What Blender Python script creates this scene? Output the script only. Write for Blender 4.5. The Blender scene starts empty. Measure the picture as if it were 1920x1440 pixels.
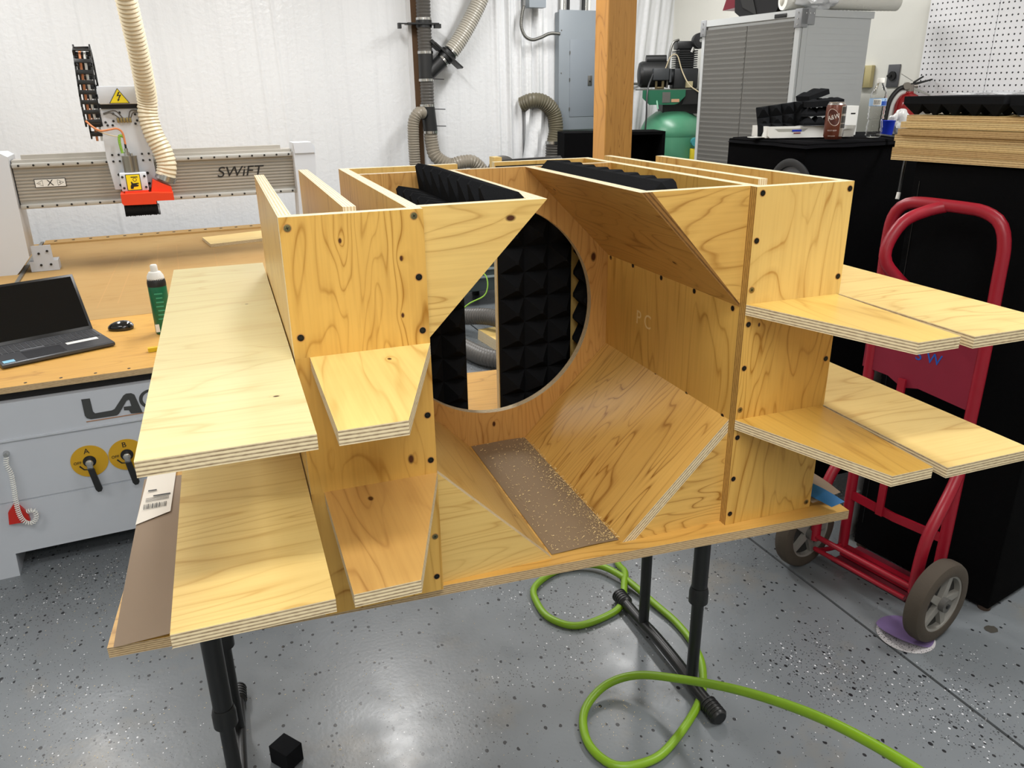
import bpy, bmesh, math, random
from mathutils import Vector, Matrix
from mathutils import noise as mnoise
random.seed(7)
sc = bpy.context.scene
COL = sc.collection
PI = math.pi
# ---------------------------------------------------------------- camera, world, lights, exposure
cam = bpy.data.objects.new('camera', bpy.data.cameras.new('camera')); COL.objects.link(cam)
cam.data.sensor_width = 36.0
cam.data.lens = 1449.23 / 1920 * 36.0
cam.data.clip_start = 0.05
Rr = ((0.93891636, -0.34384942, -0.01427041), (0.13433842, 0.3280177, 0.9350709), (0.31684264, 0.87987043, -0.35417337))
cam.matrix_world = Matrix(((Rr[0][0], Rr[1][0], -Rr[2][0], -0.06011891),
                           (Rr[0][1], Rr[1][1], -Rr[2][1], -1.03558888),
                           (Rr[0][2], Rr[1][2], -Rr[2][2], 0.75594268), (0, 0, 0, 1)))
sc.camera = cam
FZ = -0.757          # floor height; z = 0 is the top of the plywood worktop
CZ = 2.15            # ceiling
w = bpy.data.worlds.new('world'); sc.world = w; w.use_nodes = True
w.node_tree.nodes['Background'].inputs[0].default_value = (1, 1, 1, 1)
w.node_tree.nodes['Background'].inputs[1].default_value = 0.15
sc.view_settings.view_transform = 'Standard'
sc.view_settings.look = 'None'
sc.view_settings.gamma = 1.0
sc.view_settings.use_curve_mapping = False
sc.view_settings.exposure = 0.0
def area(x, y, sx, sy, p, rz=0, col=(1, 0.99, 0.975)):
    l = bpy.data.lights.new('ceiling_light', 'AREA'); l.shape = 'RECTANGLE'; l.size = sx; l.size_y = sy
    l.energy = p; l.color = col
    o = bpy.data.objects.new('ceiling_light', l); COL.objects.link(o)
    o.location = (x, y, CZ - 0.06); o.rotation_euler = (0, 0, rz)
area(0.15, -1.15, 1.25, 0.30, 38)
area(-0.4, -2.75, 1.25, 0.30, 34)  # added lamp, out of view, to brighten the inside of the horn
area(0.60, 3.00, 0.30, 1.60, 58)
area(2.55, 3.70, 0.30, 1.25, 44)
area(-1.3, 3.30, 0.30, 1.60, 40)
area(2.6, 0.1, 0.30, 1.25, 52)
area(-1.8, -0.3, 1.25, 0.30, 24)

# ---------------------------------------------------------------- materials
def hexc(s):
    v = [int(s[i:i + 2], 16) / 255 for i in (0, 2, 4)]
    return tuple(c / 12.92 if c <= 0.04045 else ((c + 0.055) / 1.055) ** 2.4 for c in v) + (1,)
class NT:
    def __init__(s, name):
        s.m = bpy.data.materials.new(name); s.m.use_nodes = True
        s.t = s.m.node_tree; s.b = s.t.nodes['Principled BSDF']
    def n(s, typ, **k):
        nd = s.t.nodes.new(typ)
        for a, v in k.items(): setattr(nd, a, v)
        return nd
    def l(s, a, b): s.t.links.new(a, b)
    def math(s, op, a, b=None, clamp=False):
        nd = s.n('ShaderNodeMath', operation=op, use_clamp=clamp)
        for i, v in enumerate((a, b)):
            if v is None: continue
            if isinstance(v, (int, float)): nd.inputs[i].default_value = v
            else: s.l(v, nd.inputs[i])
        return nd.outputs[0]
    def mix(s, f, a, b, mode='MIX'):
        nd = s.n('ShaderNodeMix', data_type='RGBA', blend_type=mode)
        for sock, v in ((nd.inputs[0], f), (nd.inputs[6], a), (nd.inputs[7], b)):
            if isinstance(v, (int, float)): sock.default_value = v
            elif isinstance(v, tuple): sock.default_value = v
            else: s.l(v, sock)
        return nd.outputs[2]
    def obj(s, scale=(1, 1, 1), rot=(0, 0, 0), rnd=True):
        tc = s.n('ShaderNodeTexCoord'); out = tc.outputs['Object']
        if rnd:
            oi = s.n('ShaderNodeObjectInfo')
            mu = s.n('ShaderNodeVectorMath', operation='MULTIPLY_ADD')
            cx = s.n('ShaderNodeCombineXYZ')
            for i, k in enumerate((7.3, 11.1, 0.0)): s.l(s.math('MULTIPLY', oi.outputs['Random'], k), cx.inputs[i])
            ad = s.n('ShaderNodeVectorMath', operation='ADD'); s.l(out, ad.inputs[0]); s.l(cx.outputs[0], ad.inputs[1]); out = ad.outputs[0]
            s.t.nodes.remove(mu)
        mp = s.n('ShaderNodeMapping'); s.l(out, mp.inputs[0]); mp.inputs['Scale'].default_value = scale; mp.inputs['Rotation'].default_value = rot
        return mp.outputs[0]
    def noise(s, vec, scale, detail=2, rough=0.5, dist=0):
        nd = s.n('ShaderNodeTexNoise'); nd.inputs['Scale'].default_value = scale; nd.inputs['Detail'].default_value = detail
        nd.inputs['Roughness'].default_value = rough; nd.inputs['Distortion'].default_value = dist
        if vec: s.l(vec, nd.inputs['Vector'])
        return nd.outputs[0]
    def ramp(s, fac, stops):
        nd = s.n('ShaderNodeValToRGB'); cr = nd.color_ramp
        while len(cr.elements) < len(stops): cr.elements.new(0.5)
        for e, (p, c) in zip(cr.elements, stops):
            e.position = p; e.color = c if isinstance(c, tuple) else (c, c, c, 1)
        s.l(fac, nd.inputs[0]); return nd.outputs[0]
    def bump(s, h, strength=0.2, dist=0.002):
        nd = s.n('ShaderNodeBump'); nd.inputs['Strength'].default_value = strength; nd.inputs['Distance'].default_value = dist
        s.l(h, nd.inputs['Height']); s.l(nd.outputs[0], s.b.inputs['Normal'])
    def base(s, c):
        if isinstance(c, tuple): s.b.inputs['Base Color'].default_value = c
        else: s.l(c, s.b.inputs['Base Color'])
def plain(name, col, rough=0.5, metal=0.0, spec=0.5, var=0.0, bump=0.0, bscale=60, coat=0):
    t = NT(name); c = hexc(col)
    t.b.inputs['Roughness'].default_value = rough; t.b.inputs['Metallic'].default_value = metal
    t.b.inputs['Specular IOR Level'].default_value = spec
    if coat: t.b.inputs['Coat Weight'].default_value = coat
    v = t.obj(rnd=False)
    if var:
        t.base(t.mix(t.math('MULTIPLY', t.noise(v, 9, 4), var), c, tuple(x * 0.45 for x in c[:3]) + (1,)))
    else: t.base(c)
    if bump: t.bump(t.noise(v, bscale, 3), bump)
    return t.m
def wood(name, light, dark, grain='y', knots=(), rings=9.0, contrast=0.55, rough=0.34, scale=1.0, ring_w=0.2):
    """birch plywood face: contour lines of a stretched noise field, fibre streaks, knots. local z is the thickness."""
    t = NT(name); L, D = hexc(light), hexc(dark)
    al, ac = 1.5 * scale, 8.5 * scale
    sc3 = (ac, al, 1) if grain == 'y' else (al, ac, 1)
    v = t.obj(sc3)
    h = t.noise(v, 1.0, 2.6, 0.42, 0.45)
    raw = t.obj(rnd=False)
    kmask = None
    for (kx, ky, kr) in knots:
        vs = t.n('ShaderNodeVectorMath', operation='SUBTRACT'); t.l(raw, vs.inputs[0]); vs.inputs[1].default_value = (kx, ky, 0)
        mp = t.n('ShaderNodeMapping'); t.l(vs.outputs[0], mp.inputs[0]); mp.inputs['Scale'].default_value = (1, 0.6, 0) if grain == 'y' else (0.6, 1, 0)
        ln = t.n('ShaderNodeVectorMath', operation='LENGTH'); t.l(mp.outputs[0], ln.inputs[0])
        g = t.math('EXPONENT', t.math('MULTIPLY', ln.outputs['Value'], -1 / (kr * 2.2)))
        h = t.math('ADD', h, t.math('MULTIPLY', g, 0.07))
        k = t.math('SUBTRACT', 1.0, t.math('DIVIDE', ln.outputs['Value'], kr * 0.7), True)
        kmask = k if kmask is None else t.math('ADD', kmask, k, True)
    fr = t.math('FRACT', t.math('MULTIPLY', h, rings * 1.5))
    line = t.ramp(fr, [(0.0, 1.0), (ring_w * .45, 0.35), (ring_w * 1.3, 0.08), (0.70, 0.0), (0.93, 0.25), (1.0, 1.0)])
    fib = t.noise(t.obj((170, 5, 1) if grain == 'y' else (5, 170, 1)), 1.0, 2)
    blot = t.noise(t.obj((2, 2, 1)), 1.6, 3)
    br = t.ramp(t.noise(t.obj((14, 3, 1) if grain == 'y' else (3, 14, 1)), 1.0, 2), [(0.35, 0.25), (0.65, 1.0)])
    m = t.math('MULTIPLY', t.math('MULTIPLY', line, br), contrast * 1.75)
    m = t.math('ADD', m, t.math('MULTIPLY', t.math('SUBTRACT', fib, 0.47), 0.55), True)
    c = t.mix(m, L, D)
    c = t.mix(t.math('MULTIPLY', t.ramp(blot, [(0.35, 0.0), (0.75, 1.0)]), 0.38), c, tuple(a * b for a, b in zip(L, (0.80, 0.62, 0.40, 1))))
    if kmask is not None: c = t.mix(t.math('MULTIPLY', kmask, 2.2, True), c, hexc('4a2610'))
    t.base(c); t.b.inputs['Roughness'].default_value = rough; t.b.inputs['Specular IOR Level'].default_value = 0.35
    t.bump(fib, 0.06, 0.001)
    return t.m
def plyedge(name, light='e9d8b2', dark='6b4c30', n=4.0, t0=0.018):
    t = NT(name); raw = t.obj(rnd=False); sp = t.n('ShaderNodeSeparateXYZ'); t.l(raw, sp.inputs[0])
    wob = t.noise(t.obj((9, 9, 60)), 1.0, 2)
    z = t.math('ADD', t.math('DIVIDE', sp.outputs[2], t0), t.math('MULTIPLY', t.math('SUBTRACT', wob, 0.5), 0.06))
    fr = t.math('FRACT', t.math('ADD', t.math('MULTIPLY', z, n), 0.0))
    band = t.ramp(fr, [(0.0, 0.0), (0.28, 0.05), (0.36, 1.0), (0.66, 0.85), (0.76, 0.1), (1.0, 0.0)])
    sp2 = t.noise(t.obj((120, 120, 300)), 1.0, 3)
    m = t.math('ADD', t.math('MULTIPLY', band, 0.72), t.math('MULTIPLY', t.math('SUBTRACT', sp2, 0.5), 0.7), True)
    t.base(t.mix(m, hexc(light), hexc(dark))); t.b.inputs['Roughness'].default_value = 0.6
    t.b.inputs['Specular IOR Level'].default_value = 0.2
    return t.m
EDGE = plyedge('plywood_edge'); EDGE_TOP = plyedge('plywood_edge_pale', 'fbf1cf', 'c9a566')
EDGE_OLD = plyedge('plywood_edge_brown', 'cdb48c', '6f5236', 5.0)
GOLD = ('dbb05c', '966418')
FOAM = plain('black_foam', '1f2022', 1.0, spec=0.03, bump=0.5, bscale=700)
BLACK = plain('black_plastic', '1b1c1d', 0.42)
BLACKMET = plain('black_metal', '1a1b1c', 0.36, spec=0.5)
CARPET = plain('black_carpet', '0b0b0c', 0.98, spec=0.05, bump=0.4, bscale=400)
CARPET2 = plain('black_cloth', '09090a', 1.0, spec=0.03, bump=0.3, bscale=200)
MWHITE = plain('machine_grey_paint', 'bfc4cc', 0.4, var=0.1)
MWHITE2 = plain('machine_white_paint', 'd0d4da', 0.35)
DARKGAP = plain('dark_gap', '101012', 0.7)
ALU = plain('brushed_aluminium', 'b9b4ab', 0.42, 0.35, var=0.25)
STEEL = plain('polished_steel', 'c8c8c6', 0.22, 1.0)
STEELD = plain('dull_steel', '83827e', 0.4, 0.9)
YEL = plain('warning_yellow', 'f2dc12', 0.4); AMBER = plain('amber_label', 'c79a1c', 0.4)
INK = plain('black_ink', '131313', 0.5); LOGO = plain('logo_grey', '3c3e3e', 0.5)
REDP = plain('orange_red_plastic', 'e2401a', 0.35); RED = plain('worn_red_paint', 'a3162b', 0.38, var=0.35)
WHITEP = plain('white_plastic', 'e9e9e4', 0.35); WHITEPAPER = plain('white_paper', 'e8e2d6', 0.8)
HOSEB = plain('beige_hose', 'd8ccb0', 0.38, var=0.1); HOSEG = plain('grey_hose', '8d8577', 0.35, var=0.25)
HOSED = plain('dark_grey_hose', '575450', 0.4, var=0.2); HOSEC = plain('clear_wire_hose', 'b5b0a4', 0.3, var=0.3)
KRAFT = plain('brown_kraft_paper', '8a755a', 0.85, var=0.12, bump=0.25, bscale=40)
KRAFT2 = plain('brown_cardboard', '96836f', 0.85, var=0.15)
GREENH = plain('green_rubber_hose', '82ac1e', 0.4, var=0.45)
GREENT = plain('green_tank_paint', '4c8c6c', 0.33, var=0.3); TEAL = plain('teal_plastic', '3d8d92', 0.5)
WIRE_O = plain('orange_cable', 'd98a5a', 0.5); WIRE_G = plain('green_cable', '86b43a', 0.5)
PANELG = plain('panel_grey_paint', '8a9299', 0.45, var=0.06)
CABG = plain('cabinet_light_grey', 'b9bcbc', 0.45); CABD = plain('cabinet_door_grey', '72716d', 0.3, 0.25)
TIRE = plain('worn_tire_rubber', '4f463c', 0.85, var=0.35, bump=0.3, bscale=120); HUBG = plain('wheel_hub_grey', '8d8a84', 0.5)
BLUE = plain('blue_plastic', '1d36b8', 0.35); BLUETAPE = plain('blue_masking_tape', '2f78b8', 0.6)
PURPLE = plain('purple_abrasive', '75618f', 0.9); SPECKP = plain('speckled_backing', 'b9b6b2', 0.8)
SCREWD = plain('dark_screw', '2a2a24', 0.35, 0.8); SCREWY = plain('zinc_screw', '857d58', 0.3, 0.9)
def glass(name, col='ffffff', rough=0.03):
    t = NT(name); t.base(hexc(col)); t.b.inputs['Transmission Weight'].default_value = 1.0
    t.b.inputs['Roughness'].default_value = rough; t.b.inputs['IOR'].default_value = 1.25; return t.m
CLEAR = glass('clear_plastic')
def mat_floor():
    t = NT('speckled_grey_epoxy'); v = t.obj(rnd=False)
    big = t.noise(v, 1.3, 4)
    c = t.mix(t.ramp(big, [(0.35, 0.0), (0.7, 1.0)]), hexc('6b7074'), hexc('7b8084'))
    st = t.noise(v, 3.1, 6, 0.62)
    c = t.mix(t.math('MULTIPLY', t.ramp(st, [(0.58, 0.0), (0.72, 1.0)]), 0.35), c, hexc('8d7f66'))
    clus = t.ramp(t.noise(v, 2.3, 3), [(0.42, 0.25), (0.66, 1.0)])
    for scl, off, thr, cc in ((115, 0.0, 0.5, '1d1e20'), (140, 5.0, 0.42, 'd9dade'), (260, 9.0, 0.45, '3b3c40'), (80, 3.0, 0.17, '202124')):
        mp = t.n('ShaderNodeMapping'); t.l(v, mp.inputs[0]); mp.inputs['Location'].default_value = (off, off * 0.7, 0); mp.inputs['Scale'].default_value = (scl, scl * 0.8, 1)
        vo = t.n('ShaderNodeTexVoronoi'); vo.inputs['Scale'].default_value = 1.0; t.l(mp.outputs[0], vo.inputs['Vector'])
        sx = t.n('ShaderNodeSeparateColor'); t.l(vo.outputs['Color'], sx.inputs[0])
        rad = t.math('MULTIPLY', t.math('SUBTRACT', sx.outputs[0], 0.82 if scl < 200 else 0.75), 2.4)
        rad = t.math('MULTIPLY', rad, clus) if scl > 90 else rad
        msk = t.math('LESS_THAN', vo.outputs['Distance'], rad)
        c = t.mix(msk, c, hexc(cc))
    t.base(c)
    t.l(t.ramp(t.noise(v, 8, 4), [(0.3, 0.25), (0.7, 0.38)]), t.b.inputs['Roughness'])
    t.bump(t.noise(v, 90, 3), 0.12, 0.002); return t.m
FLOOR = mat_floor()
def mat_sheet():
    t = NT('white_insulation_facing'); v = t.obj(rnd=False)
    c = t.mix(t.noise(v, 0.9, 3), hexc('d6d8da'), hexc('e8e9ea'))
    st = t.noise(t.obj((30, 30, 0.9), rnd=False), 1.0, 3)
    c = t.mix(t.math('MULTIPLY', t.ramp(st, [(0.5, 0), (0.8, 1)]), 0.14), c, hexc('a4a6aa'))
    t.base(c); t.b.inputs['Roughness'].default_value = 0.33
    h = t.math('ADD', t.math('MULTIPLY', t.noise(v, 38, 4), 1.0), t.math('MULTIPLY', st, 0.7))
    t.bump(h, 0.5, 0.006); return t.m
SHEET = mat_sheet()
DRYWALL = plain('cream_drywall', 'dfded6', 0.75, var=0.05, bump=0.15, bscale=90)
CEIL = plain('ceiling_white', 'e4e4e2', 0.8)
def mat_peg():
    t = NT('white_pegboard'); v = t.obj(rnd=False); sp = t.n('ShaderNodeSeparateXYZ'); t.l(v, sp.inputs[0]); d = []
    for i in (0, 1):
        f = t.math('FRACT', t.math('DIVIDE', sp.outputs[i], 0.031)); d.append(t.math('POWER', t.math('SUBTRACT', f, 0.5), 2))
    r = t.math('SQRT', t.math('ADD', d[0], d[1]))
    t.base(t.mix(t.math('LESS_THAN', r, 0.155), hexc('ececef'), hexc('1f1f22'))); t.b.inputs['Roughness'].default_value = 0.5; return t.m
PEG = mat_peg()
POSTW = wood('post_fir', 'be8a44', '825220', 'y', rings=14, contrast=0.5, rough=0.5, scale=2.2)
SPOIL = wood('spoilboard_dusty', 'ab8b57', '8d6c3c', 'x', rings=5, contrast=0.25, rough=0.7)
SPOIL2 = wood('machine_table_birch', 'd2a352', 'a87a38', 'x', rings=8, contrast=0.4, rough=0.5)

# ---------------------------------------------------------------- mesh helpers
class MB:
    def __init__(s): s.v = []; s.f = []; s.m = []; s.sm = []
    def add(s, vs, fs, mi=0, sm=False, M=None):
        o = len(s.v)
        s.v += [tuple(M @ Vector(p)) if M else tuple(p) for p in vs]
        s.f += [tuple(i + o for i in f) for f in fs]; s.m += [mi] * len(fs); s.sm += [sm] * len(fs); return s
    def box(s, x0, x1, y0, y1, z0, z1, mi=0, M=None, b=0.0):
        if b <= 0:
            vs = [(x, y, z) for z in (z0, z1) for y in (y0, y1) for x in (x0, x1)]
            fs = [(0, 2, 3, 1), (4, 5, 7, 6), (0, 1, 5, 4), (2, 6, 7, 3), (0, 4, 6, 2), (1, 3, 7, 5)]
            return s.add(vs, fs, mi, False, M)
        bm = bmesh.new(); bmesh.ops.create_cube(bm, size=1)
        for q in bm.verts: q.co = Vector((x0 + (q.co.x + .5) * (x1 - x0), y0 + (q.co.y + .5) * (y1 - y0), z0 + (q.co.z + .5) * (z1 - z0)))
        bmesh.ops.bevel(bm, geom=bm.edges[:], offset=b, segments=2, affect='EDGES', profile=0.5)
        s.bm(bm, mi, M, True); return s
    def bm(s, bm, mi=0, M=None, sm=False):
        bm.verts.index_update(); s.add([tuple(q.co) for q in bm.verts], [tuple(q.index for q in f.verts) for f in bm.faces], mi, sm, M); bm.free(); return s
    def prism(s, poly, d0, d1, axis='y', mi=0, M=None, mside=None):
        """poly in the two other axes, extruded along axis"""
        mp = {'y': lambda a, b, d: (a, d, b), 'x': lambda a, b, d: (d, a, b), 'z': lambda a, b, d: (a, b, d)}[axis]
        n = len(poly); vs = [mp(a, b, d0) for a, b in poly] + [mp(a, b, d1) for a, b in poly]
        s.add(vs, [tuple(range(n - 1, -1, -1)), tuple(range(n, 2 * n))], mi, False, M)
        s.add(vs, [(i, (i + 1) % n, n + (i + 1) % n, n + i) for i in range(n)], mi if mside is None else mside, False, M); return s
    def tube(s, path, r, seg=12, cap=True, mi=0, M=None, sm=True):
        P = [Vector(p) for p in path]; n = len(P); rr = r if isinstance(r, (list, tuple)) else [r] * n
        T = [(P[min(i + 1, n - 1)] - P[max(i - 1, 0)]).normalized() for i in range(n)]
        up = Vector((0, 0, 1)) if abs(T[0].z) < 0.9 else Vector((1, 0, 0)); N = (up - T[0] * up.dot(T[0])).normalized()
        vs = []
        for i in range(n):
            N = (N - T[i] * N.dot(T[i])); N = N.normalized() if N.length > 1e-6 else Vector((1, 0, 0)); B = T[i].cross(N)
            for k in range(seg):
                a = 2 * PI * k / seg; vs.append(tuple(P[i] + (N * math.cos(a) + B * math.sin(a)) * rr[i]))
        fs = [(i * seg + k, i * seg + (k + 1) % seg, (i + 1) * seg + (k + 1) % seg, (i + 1) * seg + k) for i in range(n - 1) for k in range(seg)]
        s.add(vs, fs, mi, sm, M)
        if cap: s.add(vs, [tuple(range(seg - 1, -1, -1)), tuple(range((n - 1) * seg, n * seg))], mi, False, M)
        return s
    def cyl(s, a, b, r, r2=None, seg=20, mi=0, M=None): return s.tube([a, b], [r, r if r2 is None else r2], seg, True, mi, M)
    def lathe(s, prof, c=(0, 0, 0), axis='z', seg=28, mi=0, M=None, cap=True):
        vs = []
        for r, h in prof:
            for k in range(seg):
                a = 2 * PI * k / seg; x, y = r * math.cos(a), r * math.sin(a)
                p = {'z': (x, y, h), 'y': (x, h, y), 'x': (h, x, y)}[axis]; vs.append((c[0] + p[0], c[1] + p[1], c[2] + p[2]))
        n = len(prof)
        s.add(vs, [(i * seg + k, i * seg + (k + 1) % seg, (i + 1) * seg + (k + 1) % seg, (i + 1) * seg + k) for i in range(n - 1) for k in range(seg)], mi, True, M)
        if cap: s.add(vs, [tuple(range(seg - 1, -1, -1)), tuple(range((n - 1) * seg, n * seg))], mi, False, M)
        return s
    def build(s, name, mats, parent=None, fixn=True):
        me = bpy.data.meshes.new(name); me.from_pydata(s.v, [], s.f)
        for m in (mats if isinstance(mats, (list, tuple)) else [mats]): me.materials.append(m)
        me.polygons.foreach_set('material_index', s.m); me.polygons.foreach_set('use_smooth', s.sm)
        if fixn:
            bm = bmesh.new(); bm.from_mesh(me); bmesh.ops.remove_doubles(bm, verts=bm.verts, dist=1e-6)
            bmesh.ops.recalc_face_normals(bm, faces=bm.faces); bm.to_mesh(me); bm.free()
            try: me.set_sharp_from_angle(angle=math.radians(40))
            except Exception: pass
        me.update(); o = bpy.data.objects.new(name, me); COL.objects.link(o)
        if parent: o.parent = parent
        return o
def tag(o, label=None, cat=None, group=None, kind=None):
    if label: o['label'] = label
    if cat: o['category'] = cat
    if group: o['group'] = group
    if kind: o['kind'] = kind
    return o
def thing(name, label, cat, loc=(0, 0, 0), rz=0.0, group=None):
    o = bpy.data.objects.new(name, None); COL.objects.link(o); o.location = loc; o.rotation_euler = (0, 0, rz)
    o.empty_display_size = 0.05
    return tag(o, label, cat, group)
def solo(o, loc):
    """put the origin of a one-mesh thing at its base"""
    L = Vector(loc)
    for q in o.data.vertices: q.co -= L
    o.location = L; return o
def frame(O, X, Y):
    X = Vector(X).normalized(); Y = Vector(Y); Y = (Y - X * Y.dot(X)).normalized(); Z = X.cross(Y)
    return Matrix(((X.x, Y.x, Z.x, O[0]), (X.y, Y.y, Z.y, O[1]), (X.z, Y.z, Z.z, O[2]), (0, 0, 0, 1)))
def panel(name, parent, O, X, Y, poly, t, face, edge=None, holes=None):
    b = MB(); b.prism(poly, 0, t, 'z', 0, None, 1)
    o = b.build(name, [face, edge or EDGE]); o.matrix_basis = frame(O, X, Y)
    if parent: o.parent = parent
    return o
def rect(w_, h): return [(0, 0), (w_, 0), (w_, h), (0, h)]
def spline(pts, step):
    """catmull-rom, resampled at an even step"""
    P = [Vector(p) for p in pts]; P = [P[0] * 2 - P[1]] + P + [P[-1] * 2 - P[-2]]; out = []
    for i in range(1, len(P) - 2):
        for k in range(16):
            t = k / 16; a, b, c, d = P[i - 1:i + 3]
            out.append(0.5 * ((2 * b) + (c - a) * t + (2 * a - 5 * b + 4 * c - d) * t * t + (3 * b - a - 3 * c + d) * t ** 3))
    out.append(P[-2]); res = [out[0]]; acc = 0
    for a, b in zip(out, out[1:]):
        L = (b - a).length
        while acc + L >= step and L > 1e-9:
            f = (step - acc) / L; a = a.lerp(b, f); res.append(a.copy()); L = (b - a).length; acc = 0
        acc += L
    res.append(out[-1]); return res
def ribbed(pts, r, pitch=0.012, depth=0.12, seg=18, b=None, M=None):
    P = spline(pts, pitch / 3); rr = [r * (1 - depth * (0, 0.35, 1)[i % 3]) for i in range(len(P))]
    return (b or MB()).tube(P, rr, seg, True, 0, M)
def text(name, body, mat, parent, M, size, shear=0.0, depth=0.0006, sx=1.0, align='CENTER'):
    cu = bpy.data.curves.new(name, 'FONT'); cu.body = body; cu.size = size; cu.shear = shear; cu.extrude = depth
    cu.align_x = align; cu.align_y = 'CENTER'
    tmp = bpy.data.objects.new(name, cu); COL.objects.link(tmp)
    bpy.context.view_layer.update()
    me = bpy.data.meshes.new_from_object(tmp.evaluated_get(bpy.context.evaluated_depsgraph_get()))
    bpy.data.objects.remove(tmp); me.materials.clear(); me.materials.append(mat)
    for q in me.vertices: q.co.x *= sx
    o = bpy.data.objects.new(name, me); COL.objects.link(o); o.matrix_basis = M
    if parent: o.parent = parent
    return o

# ---------------------------------------------------------------- setting
def wallpt(X): return 5.0 + X * math.tan(math.radians(3))
JX = lambda y: 1.58 - y * 0.0395     # floor joint runs almost straight back
b = MB(); b.prism([(-3.4, -3.6), (JX(-3.6) - .003, -3.6), (JX(5.4) - .003, 5.4), (-3.4, 5.4)], FZ - .1, FZ, 'z')
tag(b.build('floor', FLOOR), kind='structure')
b = MB(); b.prism([(JX(-3.6) + .003, -3.6), (4.8, -3.6), (4.8, 5.6), (JX(5.4) + .003, 5.6)], FZ - .1, FZ, 'z')
tag(b.build('floor', FLOOR), kind='structure')
b = MB(); b.prism([(JX(-3.6) - .003, -3.6), (JX(-3.6) + .003, -3.6), (JX(5.4) + .003, 5.4), (JX(5.4) - .003, 5.4)], FZ - .1, FZ - .004, 'z')
tag(b.build('trim_1', plain('joint_filler', '2a2824', 0.9)), kind='structure')
b = MB(); b.box(-3.4, 4.8, -3.6, 5.6, CZ, CZ + .1); tag(b.build('ceiling', CEIL), kind='structure')
# back wall: hanging white facing with folds, as a displaced sheet
def wall_sheet(x0, x1, nx, zs, f):
    vs = []; fs = []
    for j, z in enumerate(zs):
        for i in range(nx + 1):
            x = x0 + (x1 - x0) * i / nx; vs.append((x, wallpt(x) - f(x, z), z))
    for j in range(len(zs) - 1):
        for i in range(nx): a = j * (nx + 1) + i; fs.append((a, a + 1, a + nx + 2, a + nx + 1))
    return vs, fs
def folds(x, z):
    d = 0.003 * math.sin(x * 4 + 1.3 * math.sin(z * 1.5)) + 0.006 * mnoise.noise(Vector((x * 5, z * 0.8, 0)))
    def win(a, b_): return max(0, min(1, (x - a) / .12)) * max(0, min(1, (b_ - x) / .12))
    k = win(2.0, 2.55)
    d += k * (0.02 + 0.016 * math.sin(x * 62 + 0.8 * math.sin(z * 2) + 1.5 * math.sin(x * 11)) + 0.009 * math.sin(x * 131 + z))
    k = win(3.2, 3.75); xx = x - 0.10 * (z - 0.7)
    d += k * (0.02 + 0.009 * math.sin(xx * 48 + 2 * math.sin(x * 9)) + 0.004 * math.sin(xx * 117 + 1))
    for s in (-0.77 , 0.30, 0.42):
        d += 0.006 * math.exp(-((x - s - 0.02 * (1.2 - z)) / 0.012) ** 2)
    return d
zs = [FZ + (CZ - FZ) * i / 40 for i in range(41)]
vs, fs = wall_sheet(-3.4, 3.72, 1100, zs, folds)
b = MB(); b.add(vs, fs, 0, True); b.prism([(-3.4, wallpt(-3.4) + .03), (3.9, wallpt(3.9) + .03), (3.9, wallpt(3.9) + .15), (-3.4, wallpt(-3.4) + .15)], FZ, CZ, 'z')
tag(b.build('wall_back', SHEET), kind='structure')
RW = lambda y: 3.86 + (2.916 - y) * 0.0875
b = MB(); b.prism([(RW(5.25), 5.25), (RW(-3.6), -3.6), (RW(-3.6) + .1, -3.6), (RW(5.25) + .1, 5.25)], FZ, CZ, 'z')
tag(b.build('wall_right', DRYWALL), kind='structure')
b = MB(); b.box(-3.5, -3.4, -3.6, 5.0, FZ, CZ); tag(b.build('wall_left', DRYWALL), kind='structure')
b = MB(); b.box(-3.4, 4.8, -3.7, -3.6, FZ, CZ); tag(b.build('wall_front', DRYWALL), kind='structure')
# timber batten and white strip beside the duct
b = MB(); y0 = wallpt(1.40)
b.box(1.36, 1.385, y0 - .05, y0, FZ, CZ); tag(b.build('trim_2', plain('white_batten', 'dcdcdc', .5)), kind='structure')
b = MB(); b.box(1.385, 1.43, y0 - .06, y0, FZ, CZ); tag(b.build('trim_3', plain('brown_batten', '5c4228', .7, var=.4)), kind='structure')

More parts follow.
